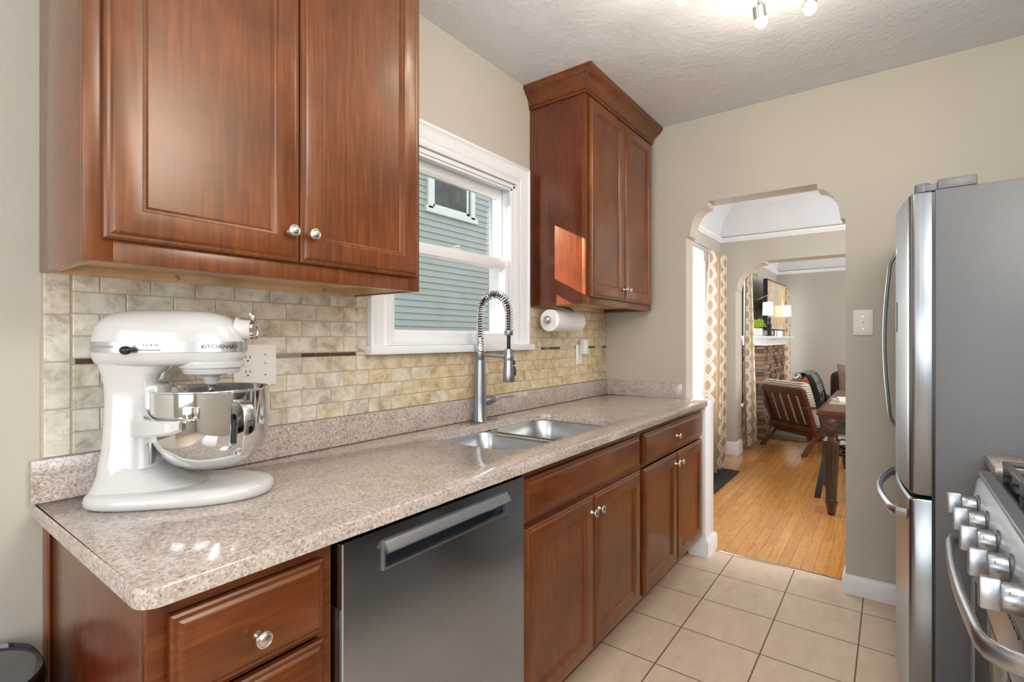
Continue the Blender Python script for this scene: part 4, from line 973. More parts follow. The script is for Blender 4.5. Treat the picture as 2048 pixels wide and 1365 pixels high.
# strap handle on the bowl (towards the room)
ha = math.radians(-46); hd = Vector((math.cos(ha), math.sin(ha), 0)); ht = Vector((-hd.y, hd.x, 0)); c0 = Vector((bc[0], 0, 0)); rg = []
for r_, z in ((0.122, 0.224), (0.132, 0.229), (0.150, 0.226), (0.163, 0.212), (0.168, 0.190), (0.166, 0.160), (0.158, 0.130), (0.146, 0.108), (0.134, 0.100), (0.121, 0.108), (0.118, 0.122)):
    wd = 0.0135 if z > 0.12 else 0.012
    rg.append([c0 + hd * r_ + ht * wd + Vector((0, 0, z)), c0 + hd * (r_ + 0.0015) + Vector((0, 0, z)), c0 + hd * r_ - ht * wd + Vector((0, 0, z)), c0 + hd * (r_ - 0.002) - ht * wd + Vector((0, 0, z)), c0 + hd * (r_ - 0.001) + Vector((0, 0, z)), c0 + hd * (r_ - 0.002) + ht * wd + Vector((0, 0, z))])
o = MB().rings(rg).build('bowl_handle', 'chrome', mx, sharp=60); sbm = o.modifiers.new('smooth', 'SUBSURF'); sbm.levels = 1; sbm.render_levels = 2
for sy, an in ((-1, -90), (1, 90)):
    MB().box(-0.016, 0.016, -0.004, 0.003, -0.012, 0.014, 0.002, T=TR(bc[0], 0, 0.205) @ R('Z', an + 90) @ TR(0, -0.127, 0)).build('bowl_bracket', 'chrome', mx)

# ------------------------------------------------------------------ trash can
tcn = thing('trash_can', 'grey steel trash can with a black rimmed lid on the floor beside the drawer cabinet', 'trash can', (0.10, 1.36, 0))
out = rrect(-0.16, 0.145, -0.125, 0.125, 0.10, 12)
mb = MB().rings([[(x * s_, y * s_, z) for x, y in out] for s_, z in ((0.90, 0.0), (0.92, 0.01), (0.96, 0.3), (0.985, 0.60), (0.985, 0.615))]); mb.build('body', 'can', tcn)
mb = MB().rings([[(x * s_, y * s_, z) for x, y in out] for s_, z in ((0.985, 0.610), (1.0, 0.612), (1.01, 0.625), (1.0, 0.642), (0.975, 0.648), (0.955, 0.643), (0.95, 0.636))], False, False); mb.build('rim', 'blackgloss', tcn)
MB().rings([[(x * s_, y * s_, z) for x, y in out] for s_, z in ((0.955, 0.632), (0.955, 0.640), (0.8, 0.642))]).build('lid', 'darkglass', tcn)
MB().box(0.06, 0.085, -0.004, 0.008, 0.6418, 0.6428).build('maker_mark', 'paper', tcn)

# ------------------------------------------------------------------ fridge
FX0, FX1 = 2.085, 2.85; FZ = 1.748
fr_ = thing('refrigerator', 'tall grey bottom-freezer refrigerator with textured side beside the arch wall', 'refrigerator', (FX0, -0.113, 0))
FWd = FX1 - FX0
local(MB().box(0, FWd, -0.68, 0, 0.02, FZ, 0.004).build('body', 'fridgeside'), fr_, (0, 0, 0))
def fdoor(z0_, z1_, nm):
    # plan outline: flat near side, convex front
    n = 26; pts = [(0.002, 0.008), (0.002, 0.048), (0.005, 0.0585), (0.012, 0.064)]
    for k in range(1, n):
        x = 0.012 + (FWd - 0.024) * k / n; pts.append((x, 0.064 + 0.033 * math.sin(PI * k / n) ** 0.85))
    pts += [(FWd - 0.012, 0.064), (FWd - 0.002, 0.05), (FWd - 0.002, 0.008)]
    cxm = FWd / 2
    rg = [[(cxm + (x - cxm) * (1 - s_ * 0.012), y - (s_ * 0.006 if y > 0.02 else 0), z) for x, y in pts] for s_, z in ((1, z0_), (0, z0_ + 0.006), (0, z1_ - 0.006), (1, z1_))]
    d = local(MB().rings(rg).build(nm, 'steelv', sharp=40), fr_, (0, 0, 0)); return d
up_ = fdoor(0.772, FZ - 0.003, 'upper_door'); lo_ = fdoor(0.06, 0.758, 'freezer_door')
local(MB().box(0.004, FWd - 0.004, -0.001, 0.0085, 0.06, FZ - 0.006).build('door_gasket', 'black'), fr_, (0, 0, 0))
local(MB().box(0.02, FWd - 0.02, -0.3, 0.02, 0.0, 0.055).build('kick_grille', 'black'), fr_, (0, 0, 0))
mb = MB(); mb.box(0.0, 0.10, -0.100, -0.006, FZ, FZ + 0.032, 0.004)
mb.lathe([(0.0, 0), (0.021, 0), (0.021, 0.024), (0.019, 0.028), (0, 0.028)], 24, TR(0.03, 0.030, FZ)); mb.box(0.010, 0.05, -0.01, 0.03, FZ, FZ + 0.022, 0.003)
local(mb.build('top_hinge_cover', 'fridgeside'), fr_, (0, 0, 0))
pth = [(0.655, 0.062, 1.66), (0.655, 0.085, 1.655), (0.655, 0.103, 1.62)] + [(0.655, 0.112 + 0.020 * math.sin(PI * k / 16), 1.60 - 0.66 * k / 16) for k in range(17)] + [(0.655, 0.103, 0.915), (0.655, 0.085, 0.885), (0.655, 0.062, 0.88)]
o = MB().tube(pth, 0.015, 14, ry=0.010, up=(1, 0, 0)).build('handle', 'rangesteel'); o.parent = up_
pth = [(0.050, 0.058, 0.690), (0.058, 0.095, 0.692)] + [(0.085 + 0.595 * k / 16, 0.112 + 0.036 * math.sin(PI * k / 16), 0.694) for k in range(17)] + [(0.707, 0.095, 0.692), (0.715, 0.058, 0.690)]
o = MB().tube(pth, 0.010, 14, ry=0.018, up=(0, 1, 0)).build('handle', 'rangesteel'); o.parent = lo_
MB().lathe([(0, 0), (0.018, 0), (0.018, 0.0015), (0, 0.0015)], 24, TR(0.30, 0.0945, 1.60) @ R('X', -90) @ Matrix.Diagonal((0.8, 1.2, 1, 1))).build('badge', 'chrome', up_)
MB().box(0.26, 0.34, 0.0955, 0.097, 1.30, 1.41).build('sticker', 'paper', up_)

# ------------------------------------------------------------------ range
RX0, RX1 = 1.128, 1.890; RYF = -0.185
ra = thing('gas_range', 'stainless gas range with five knobs and a bowed oven handle beside the fridge', 'range', (RX0, RYF, 0)); RWd = RX1 - RX0
local(MB().box(0, RWd, -0.66, -0.02, 0.0, 0.895, 0.003).build('body', 'steel'), ra, (0, 0, 0))
Tp = Matrix(((0, 0, 1, 0), (1, 0, 0, 0), (0, 1, 0, 0), (0, 0, 0, 1)))
local(MB().prism([(-0.03, 0.775), (0.004, 0.775), (0.010, 0.785), (-0.006, 0.885), (-0.014, 0.897), (-0.03, 0.897)], 0, RWd, T=Tp).build('control_panel', 'rangesteel', bevel=0.002), ra, (0, 0, 0))
ovd = local(MB().box(0.003, RWd - 0.003, -0.02, 0.006, 0.18, 0.768, 0.004).build('oven_door', 'rangesteel'), ra, (0, 0, 0))
local(MB().box(0.003, RWd - 0.003, -0.02, 0.004, 0.03, 0.172, 0.004).build('warming_drawer', 'rangesteel'), ra, (0, 0, 0))
mb = MB(); mb.box(0.10, RWd - 0.10, 0.004, 0.0075, 0.28, 0.64, 0.001); o = mb.build('oven_window', 'blackgloss'); o.parent = ovd
mb = MB()
for k in range(14):
    xx = 0.10 + k * 0.04; mb.box(xx, xx + 0.028, 0.006, 0.008, 0.752, 0.757)
o = mb.build('vent_slots', 'black'); o.parent = ovd
pth = [(0.676, 0.004, 0.742), (0.668, 0.028, 0.742), (0.640, 0.052, 0.742)] + [(0.61 - 0.52 * k / 18, 0.060 + 0.010 * math.sin(PI * k / 18), 0.742) for k in range(19)] + [(0.06, 0.052, 0.742), (0.034, 0.028, 0.742), (0.026, 0.004, 0.742)]
o = MB().tube(pth, 0.0095, 16, ry=0.020, up=(0, 1, 0)).build('handle', 'rangesteel'); o.parent = ovd
# knobs
def range_knob(x):
    T0 = TR(x, 0.0, 0.832) @ R('X', -90)
    kb = MB().lathe([(0.030, -0.004), (0.030, 0.003), (0.026, 0.006), (0.0, 0.006)], 32, T0).build('knob_bezel', 'iron')
    kb.parent = ra
    T1 = TR(x, 0.004, 0.832) @ R('Y', 8)
    mb = MB().lathe([(0.0, 0), (0.0255, 0), (0.0265, 0.002), (0.0245, 0.026), (0.0235, 0.029), (0.0, 0.030)], 36, T1 @ R('X', -90))
    mb.box(-0.009, 0.009, 0.028, 0.058, -0.026, 0.029, 0.004, T=T1)
    k_ = mb.build('knob', 'rangesteel', ra, sharp=35)
    tx = text('knob_mark', 'LITE', 0.0080, 'darkprint', k_, T1 @ TR(0, 0.015, 0) @ R('Y', -62) @ TR(0, 0, 0.0252) @ R('Z', 90), 0.0004)
    tx = text('knob_mark', 'HI', 0.0080, 'darkprint', k_, T1 @ TR(0, 0.015, 0) @ R('Y', -100) @ TR(0, 0, 0.0252) @ R('Z', 90), 0.0004)
for x in (0.672, 0.522, 0.372, 0.222, 0.072): range_knob(x)
mb = MB(); mb.box(0, RWd, -0.66, -0.010, 0.896, 0.912, 0.004); local(mb.build('cooktop_rim', 'rangesteel'), ra, (0, 0, 0))
local(MB().box(0.02, RWd - 0.02, -0.62, -0.035, 0.9115, 0.914).build('cooktop', 'blackgloss'), ra, (0, 0, 0))
for gx in (0.03, 0.265, 0.50):
    mb = MB(); a, b = gx, gx + 0.232
    for yy in (-0.06, -0.60): mb.box(a, b, yy - 0.007, yy + 0.007, 0.936, 0.950, 0.003)
    for xx in (a + 0.007, b - 0.007): mb.box(xx - 0.007, xx + 0.007, -0.60, -0.06, 0.936, 0.950, 0.003)
    for yy in (-0.20, -0.33, -0.46): mb.box(a, b, yy - 0.006, yy + 0.006, 0.936, 0.950, 0.003)
    mb.box((a + b) / 2 - 0.006, (a + b) / 2 + 0.006, -0.60, -0.06, 0.936, 0.950, 0.003)
    for xx in (a + 0.008, b - 0.008):
        for yy in (-0.062, -0.33, -0.598): mb.box(xx - 0.007, xx + 0.007, yy - 0.008, yy + 0.008, 0.914, 0.938, 0.002)
    local(mb.build('grate', 'iron'), ra, (0, 0, 0))
for gx in (0.146, 0.381, 0.616):
    for yy in (-0.19, -0.47):
        o = MB().lathe([(0, 0.914), (0.045, 0.914), (0.045, 0.922), (0.034, 0.924), (0.034, 0.930), (0, 0.932)], 28, TR(gx, yy, 0)).build('burner_cap', 'iron'); local(o, ra, (0, 0, 0))
# filler cabinet with granite top between range and fridge
fl = thing('filler_cabinet', 'narrow cabinet filling the gap between the range and the fridge', 'cabinet', (1.893, -0.235, 0))
MB().box(0.0, 0.188, -0.62, -0.012, 0.0, 0.895, 0.002).build('body', 'wood', fl)
tag(MB().box(1.893, 2.082, -0.858, -0.228, 0.8955, 0.925, 0.003).build('granite_slab', 'granite'), 'small granite worktop piece between the range and the fridge', 'worktop')

# ------------------------------------------------------------------ ceiling light
cl = thing('ceiling_spotlight', 'chrome ceiling spotlight bar with bare glowing bulbs', 'ceiling light', (1.86, 0.36, CZ))
MB().lathe([(0, -0.001), (0.06, -0.001), (0.06, -0.02), (0.05, -0.028), (0, -0.028)], 36).build('canopy', 'chrome', cl)
bar = [(-0.32, 0.34, -0.045), (-0.16, 0.17, -0.045), (0, 0, -0.045), (0.16, -0.17, -0.045), (0.32, -0.34, -0.045)]
MB().tube([(-0.34, 0.30, -0.045), (-0.15, 0.10, -0.045), (0.05, 0.02, -0.045), (0.22, -0.13, -0.045), (0.30, -0.36, -0.045)], 0.008, 12).tube([(0, 0.04, -0.025), (0, 0.04, -0.047)], 0.012, 12).build('bar', 'chrome', cl)
for hx, hy, d, hz_ in ((-0.16, 0.19, (0.30, 0.25, -1), -0.085), (0.13, 0.02, (0.45, -0.05, -1), -0.085), (0.19, -0.125, (-0.08, -0.15, -1), -0.075), (-0.32, 0.30, (-0.4, 0.3, -1), -0.06)):
    D = Vector(d).normalized(); q = Vector((0, 0, 1)).rotation_difference(D).to_matrix().to_4x4()
    T = TR(hx, hy, hz_) @ q
    MB().tube([(hx, hy, -0.04), (hx, hy, hz_ - 0.002)], 0.0045, 8).lathe([(0.006, -0.004), (0.017, 0.0), (0.022, 0.010), (0.0235, 0.012), (0.0235, 0.052), (0.021, 0.053), (0.021, 0.02), (0, 0.02)], 32, T).build('lamp_head', 'chrome', cl)
    MB().lathe([(0.015, 0.040), (0.0205, 0.053), (0.0220, 0.060), (0.0215, 0.068), (0.018, 0.077), (0.010, 0.084), (0, 0.086)], 28, T).build('bulb', 'bulb', cl)
    lp = T @ Vector((0, 0, 0.12)); light('spot_bulb', 'POINT', (1.86 + lp.x, 0.36 + lp.y, CZ + lp.z), 2.6, (1.0, 0.90, 0.76), radius=0.03)

# ------------------------------------------------------------------ dining and living room
def cloth_curtain(label, xa, xb, y, zt, folds, group=None, mat='curtain', amp=0.03, name='curtain', flare=0.0, cat='curtain', xt=None):
    nx, nz = 90, 30; mb = MB(); uv = []
    xt = xt or (xa, xb)
    for j in range(nz + 1):
        t = j / nz; z = zt * (1 - t) + 0.012 * t
        for i in range(nx + 1):
            s_ = i / nx; A = amp * (0.55 + 0.6 * t) * (1 + 0.3 * math.sin(3 * s_ + 1))
            a, b = xt[0] * (1 - t) + xa * t, xt[1] * (1 - t) + xb * t
            mb.v.append((a + (b - a) * s_, y + A * math.sin(2 * PI * folds * s_ + 0.5 * math.sin(t * 4)) + flare * t * t, z)); uv.append((s_ * (folds * 0.30), t))
    for j in range(nz):
        for i in range(nx):
            a = j * (nx + 1) + i; mb.f.append((a, a + 1, a + nx + 2, a + nx + 1)); mb.tone.append(None)
    mb.uv = uv; o = mb.build(name, mat, sharp=80)
    return tag(o, label, cat, group)
RYd = 1.395
cloth_curtain('tan and white trellis curtain at the dining room window, nearest the kitchen arch', 4.72, 5.42, 1.36, 2.12, 5, amp=0.035, xt=(4.95, 5.50))
cloth_curtain('sheer white curtain covering the bright dining room window', 3.55, 5.0, 1.44, 2.12, 14, mat='sheer', amp=0.015, name='sheer_curtain')
cloth_curtain('trellis curtain just past the inner archway, beside the stone fireplace', 6.30, 6.80, 1.335, 2.07, 4, amp=0.030, xt=(6.34, 6.56))
cloth_curtain('trellis curtain on the far side of the fireplace in the far corner', 8.98, 9.28, 1.31, 2.07, 3, amp=0.03, xt=(8.95, 9.15))
cloth_curtain('sheer white curtain between the fireplace and the far curtain', 8.68, 9.05, 1.385, 2.05, 5, mat='sheer', amp=0.012, name='sheer_curtain')
def rod(label, xa, xb, y, z):
    t = thing('curtain_rod', label, 'curtain rod', ((xa + xb) / 2, y, z)); L_ = (xb - xa) / 2
    MB().tube([(-L_, 0, 0), (L_, 0, 0)], 0.009, 12).build('pole', 'nickel', t)
    for s_ in (-1, 1):
        MB().lathe([(0, 0), (0.015, 0.0), (0.022, 0.012), (0.022, 0.02), (0.014, 0.034), (0, 0.036)], 16, TR(s_ * L_, 0, 0) @ R('Y', 90 * s_)).build('finial', 'nickel', t)
        MB().tube([(s_ * (L_ - 0.06), 0, 0), (s_ * (L_ - 0.06), WY + 0.009 - y, 0.0)], 0.006, 8).build('bracket', 'nickel', t)
rod('nickel curtain rod over the dining room window', 3.45, 5.52, RYd, 2.135)
rod('nickel curtain rod above the curtain past the inner archway', 6.22, 7.0, 1.36, 2.085)
rod('nickel curtain rod beside the television in the far corner', 8.5, 9.2, 1.36, 2.065)

# fireplace
fp = thing('fireplace', 'stacked brown stone fireplace with a white mantel shelf', 'fireplace', (7.7, WY + 0.01, 0))
def fpp(mb, nm, mat, **k): o = mb.build(nm, mat, **k); o.parent = fp; o.matrix_parent_inverse = TR(-7.7, -(WY + 0.01), 0); return o
mb = MB(); fx0, fx1, fyf = 6.97, 8.50, 1.27
mb.box(fx0 + 0.02, fx1 - 0.02, fyf + 0.02, WY + 0.009, 0, 1.20, tone=(0.1, 0, 0))
z = 0.0
while z < 1.19:
    h = random.choice((0.035, 0.045, 0.055)); h = min(h, 1.20 - z)
    if h < 0.015: break
    x = fx0
    while x < fx1:
        l_ = random.uniform(0.08, 0.26); xb = min(fx1, x + l_); pr = random.uniform(-0.018, 0.018)
        mb.box(x + 0.001, xb - 0.001, fyf - pr, fyf + 0.05, z + 0.001, z + h - 0.001, 0.005, tone=(random.random(), 0, 0), seg=1); x = xb
    for sx, sgn in ((fx0, -1), (fx1, 1)):
        y = fyf + 0.0
        while y < WY:
            l_ = random.uniform(0.08, 0.16); yb = min(WY + 0.009, y + l_); pr = random.uniform(-0.012, 0.018)
            mb.box(sx + sgn * pr, sx - sgn * 0.04, y + 0.001, yb - 0.001, z + 0.001, z + h - 0.001, 0.005, tone=(random.random(), 0, 0), seg=1); y = yb
            if yb >= WY + 0.008: break
    z += h
fpp(mb, 'stone_surround', 'stone', sharp=20)
mb = MB()
rg = [[(fx0 - d, WY + 0.008, z), (fx0 - d, fyf - d, z), (fx1 + d, fyf - d, z), (fx1 + d, WY + 0.008, z)] for d, z in ((0.025, 1.19), (0.025, 1.225), (0.04, 1.235), (0.04, 1.25), (0.065, 1.27), (0.075, 1.275), (0.075, 1.285), (0.11, 1.287), (0.11, 1.31))]
mb.rings(rg); fpp(mb, 'mantel', 'white')
fpp(MB().prism([(7.16, fyf - 0.03), (7.10, 0.90), (7.16, 0.83), (8.35, 0.83), (8.42, fyf - 0.03)][::-1], 0.0, 0.065), 'hearth_slab', 'slab', bevel=0.008)

# television showing an autumn picture
tv = thing('television', 'flat television above the mantel showing an abstract autumn picture', 'television', (8.02, 1.305, 1.735), math.radians(-1.8))
MB().box(-0.595, 0.595, -0.012, 0.04, -0.345, 0.345, 0.004).build('frame', 'black', tv)
MB().box(-0.575, 0.575, -0.0135, -0.011, -0.325, 0.325).build('screen', 'tvpic', tv)
MB().box(0.30, 0.36, 0.04, 0.21, -0.08, 0.08, 0.004).build('wall_mount', 'black', tv)
MB().box(-0.04, 0.10, 0.13, 0.205, -0.03, 0.10, 0.004).build('mounting_block', 'blockwood', tv)

# swing-arm sconces
def sconce(label, base, elbow, shade_at, wood=False):
    t = thing('wall_sconce', label, 'wall light', base)
    b = Vector(base); e1 = Vector(elbow) - b; s1 = Vector(shade_at) - b
    if wood: MB().box(-0.05, 0.05, -0.04, 0, -0.065, 0.065, 0.003).build('wood_block', 'blockwood', t)
    else:
        mb = MB()
        for zz in (-0.045, 0.045): mb.lathe([(0, 0), (0.042, 0), (0.042, 0.012), (0.03, 0.02), (0, 0.02)], 24, TR(0, 0, zz) @ R('X', 90))
        mb.build('backplate', 'black', t)
    MB().tube([(0, -0.03, 0), e1, s1 + Vector((0, 0, 0.10)), s1 + Vector((0, 0, 0.075))], 0.007, 10).build('swing_arm', 'chrome', t)
    MB().lathe([(0.062, -0.085), (0.075, 0.075) if False else (0.056, 0.075), (0.0545, 0.075), (0.0605, -0.085), (0.062, -0.085)], 32, TR(*s1)).build('lamp_shade', 'shade', t)
    light('sconce_bulb', 'POINT', shade_at, 2.0, (1.0, 0.80, 0.55), radius=0.04)
sconce('swing-arm wall sconce with lit white shade left of the television', (7.42, WY + 0.009, 1.78), (7.10, 1.25, 1.83), (6.97, 1.225, 1.655))
sconce('lit white shaded sconce in front of the far curtain, right of the television', (8.72, WY + 0.009, 1.78), (8.60, 1.26, 1.81), (8.42, 1.232, 1.69))

# plant and candlestick on the mantel
pl_ = thing('potted_plant', 'lime green bushy plant in a white pot on the mantel', 'potted plant', (6.94, 1.345, 1.3105))
MB().lathe([(0, 0), (0.05, 0), (0.062, 0.01), (0.064, 0.09), (0.059, 0.095), (0.056, 0.09), (0, 0.085)], 28).build('pot', 'pot', pl_)
mb = MB()
for k in range(420):
    a = random.uniform(0, 2 * PI); el = random.uniform(-0.1, 1.3); r_ = random.uniform(0.05, 0.115)
    c = Vector((r_ * math.cos(a) * math.cos(el), r_ * math.sin(a) * math.cos(el), 0.115 + r_ * math.sin(el) * 0.9))
    d = Vector((random.uniform(-1, 1), random.uniform(-1, 1), random.uniform(-0.2, 1))).normalized(); s_ = d.cross(Vector((random.uniform(-1, 1), random.uniform(-1, 1), random.uniform(-1, 1)))).normalized()
    L_ = random.uniform(0.012, 0.024); w1 = L_ * 0.35; nrm = d.cross(s_) * 0.001
    mb.add([c, c + d * L_ * 0.5 + s_ * w1 + nrm, c + d * L_, c + d * L_ * 0.5 - s_ * w1 + nrm], [(0, 1, 2, 3)])
mb.build('foliage', 'leaf', pl_)
mb = MB()
for k in range(14):
    a = 2 * PI * k / 14; mb.tube([(0.02 * math.cos(a), 0.02 * math.sin(a), 0.08), (0.07 * math.cos(a), 0.07 * math.sin(a), 0.17)], 0.0015, 5)
mb.build('stem', 'leaf', pl_)
cs = thing('black_figurine', 'tall black sculptural stand on the mantel in front of the television', 'ornament', (7.03, 1.218, 1.3105))
MB().box(-0.07, 0.07, -0.035, 0.035, 0, 0.012, 0.003).build('foot', 'black', cs)
MB().lathe([(0.03, 0.012), (0.022, 0.03), (0.028, 0.07), (0.020, 0.10), (0.028, 0.13), (0.012, 0.17), (0.020, 0.20), (0.010, 0.24), (0, 0.245)], 16).build('stem', 'rubber', cs)

# lounge armchair seen from behind
ac = thing('lounge_armchair', 'walnut slat-back lounge armchair with a wavy grey and white cushion', 'armchair', (6.45, 0.995, 0), 0)
# local frame: x = to its right seen from behind, y = forward (away from camera)
xr = Vector((-0.683, -0.730, 0)); fw = Vector((0.730, -0.683, 0))
ac.matrix_world = Matrix(((xr.x, fw.x, 0, 6.45), (xr.y, fw.y, 0, 0.995), (0, 0, 1, 0), (0, 0, 0, 1)))
hw = 0.322
def quadbeam(p0, p1, wx, wy, mb):
    p0, p1 = Vector(p0), Vector(p1); d = (p1 - p0).normalized(); X = Vector((1, 0, 0)); Y = d.cross(X).normalized()
    if Y.length < 0.1: Y = Vector((0, 1, 0))
    r_ = [[p + X * a * wx + Y * b * wy for a, b in ((-1, -1), (1, -1), (1, 1), (-1, 1))] for p in (p0, p1)]; mb.rings(r_)
lean = lambda z: (0.72 - z) * 0.36   # forward offset of the back at height z
for s_ in (-1, 1):
    mb = MB(); quadbeam((s_ * hw, lean(0.20) - 0.01, 0.18), (s_ * hw, lean(0.72), 0.72), 0.022, 0.022, mb); mb.build('back_stile', 'walnut', ac, bevel=0.004)
    mb = MB(); quadbeam((s_ * (hw + 0.01), 0.0, 0.0), (s_ * (hw), 0.22, 0.26), 0.017, 0.024, mb); mb.build('leg', 'walnut', ac, bevel=0.004)
    mb = MB(); quadbeam((s_ * (hw + 0.01), 0.74, 0.0), (s_ * hw, 0.66, 0.52), 0.017, 0.022, mb); mb.build('leg', 'walnut', ac, bevel=0.004)
    mb = MB(); mb.box(s_ * hw - 0.03, s_ * hw + 0.03, 0.02, 0.74, 0.515, 0.54, 0.008); mb.build('armrest', 'walnut', ac)
for za, zb in ((0.66, 0.73), (0.19, 0.27)):
    mb = MB(); quadbeam((0, lean(za), za), (0, lean(zb), zb), hw, 0.016, mb); mb.build('back_rail', 'walnut', ac)
for k in range(5):
    cx_ = -0.268 + k * 0.134; mb = MB(); quadbeam((cx_, lean(0.24), 0.24), (cx_, lean(0.68), 0.68), 0.045, 0.006, mb); mb.build('back_slat', 'walnut', ac, bevel=0.003)
mb = MB(); T = TR(0, 0.0, 0) ; 
sh = Matrix(((1, 0, 0, 0), (0, 1, -0.36, 0.72 * 0.36), (0, 0, 1, 0), (0, 0, 0, 1)))
MB().box(-0.325, 0.325, 0.010, 0.135, 0.30, 0.80, 0.045, T=sh, seg=4).build('back_cushion', 'zebra', ac, sharp=60)
MB().box(-0.30, 0.30, 0.16, 0.74, 0.30, 0.42, 0.04, seg=4).build('seat_cushion', 'zebra', ac, sharp=60)
MB().box(-0.30, 0.30, 0.12, 0.72, 0.255, 0.30, 0.005).build('seat_frame', 'walnut', ac)
oc = MB().box(-0.20, 0.20, -0.05, 0.05, -0.19, 0.19, 0.045, seg=4).build('throw_pillow', 'orange', sharp=60)
oc.matrix_world = ac.matrix_world @ TR(0.165, 0.225, 0.645) @ R('X', 20)
tag(oc, 'burnt orange throw pillow leaning in the lounge armchair', 'pillow')

# dining table
tb = thing('dining_table', 'dark espresso dining table with carved apron and fluted legs', 'dining table', (5.12, -0.10, 0))
TL, TW = 0.89, 0.53
MB().box(-TL, TL, -TW, TW, 0.722, 0.760, 0.008).box(-TL + .012, TL - .012, -TW + .012, TW - .012, 0.705, 0.724, 0.006).build('tabletop', 'walnut', tb)
mb = MB()
ins = 0.035
for s_ in (-1, 1):
    mb.box(-TL + 0.12, TL - 0.12, s_ * (TW - ins - 0.025), s_ * (TW - ins), 0.615, 0.706); mb.box(s_ * (TL - ins - 0.025), s_ * (TL - ins), -TW + 0.12, TW - 0.12, 0.615, 0.706)
ap = mb.build('apron', 'darkwood', tb)
mb = MB()
n = 15
for k in range(n):     # interlaced ring carving on the end aprons
    for ph in (0, PI):
        y = -TW + 0.13 + (2 * TW - 0.26) * k / (n - 1)
        pp = [(-TL + ins - 0.002, y + 0.030 * math.cos(a), 0.660 + 0.020 * math.sin(a)) for a in [2 * PI * q / 16 for q in range(16)]]
    mb.tube(pp, 0.0045, 6, closed=True)
mb.box(-TL + ins - 0.005, -TL + ins, -TW + .12, TW - .12, 0.690, 0.697).box(-TL + ins - 0.005, -TL + ins, -TW + .12, TW - .12, 0.620, 0.627)
mb.build('apron_carving', 'darkwood', tb)
for sx in (-1, 1):
    for sy in (-1, 1):
        cx_, cy_ = sx * (TL - ins - 0.052), sy * (TW - ins - 0.052)
        lg = MB().box(cx_ - 0.054, cx_ + 0.054, cy_ - 0.054, cy_ + 0.054, 0.600, 0.706, 0.003)
        n_ = 72; rg = []
        for r_, z, fl_ in ((0.024, 0.0, 0), (0.026, 0.01, 0), (0.034, 0.06, 0), (0.040, 0.09, 0), (0.040, 0.100, 0), (0.034, 0.103, 0), (0.034, 0.115, .0), (0.035, 0.125, 1), (0.050, 0.50, 1), (0.052, 0.530, 0), (0.054, 0.533, 0), (0.054, 0.540, 0), (0.046, 0.548, 0), (0.040, 0.565, 0), (0.044, 0.585, 0), (0.050, 0.602, 0)):
            rg.append([(cx_ + (r_ - fl_ * 0.007 * abs(math.cos(q * PI * 12 / n_)) ** 3) * math.cos(2 * PI * q / n_), cy_ + (r_ - fl_ * 0.007 * abs(math.cos(q * PI * 12 / n_)) ** 3) * math.sin(2 * PI * q / n_), z) for q in range(n_)])
        lg.rings(rg); l_ = lg.build('leg', 'darkwood', tb, sharp=50)
        mb = MB()
        for q in range(8):
            a = q * PI / 4; 
            for fxx in (-1,):
                mb.sphere((0, 0, 0), 0.013, 6, (0.35, 1.3, 0.45), TR(cx_ - 0.054, cy_ + 0.023 * math.cos(a), 0.653 + 0.023 * math.sin(a)) @ R('X', math.degrees(a)))
        mb.sphere((cx_ - 0.055, cy_, 0.653), 0.007, 8); mb.build('rosette', 'walnut', l_)
mg = thing('magazine', 'folded magazine with red and white pages on the dining table', 'magazine', (4.95, 0.27, 0.7605), 0.3)
MB().box(-0.14, 0.14, -0.10, 0.10, 0.004, 0.012, 0.002).build('pages', 'magazine', mg)
MB().prism([(-0.14, 0.0), (-0.07, 0.030), (0.0, 0.012), (0.0, 0.014), (-0.07, 0.034), (-0.145, 0.004)], -0.1, 0.1, T=TR(0, 0, 0.012) @ R('X', 90)).build('open_page', 'magazine', mg)
MB().box(0.01, 0.12, -0.08, 0.06, 0.0125, 0.0135).build('printed_picture', 'redprint', mg)
pm = MB().box(-0.23, 0.23, -0.17, 0.17, 0, 0.004, 0.001).build('placemat', 'straw'); pm.location = (4.93, 0.22, 0.7602)
tag(pm, 'pale straw placemat on the dining table under the magazine', 'placemat')

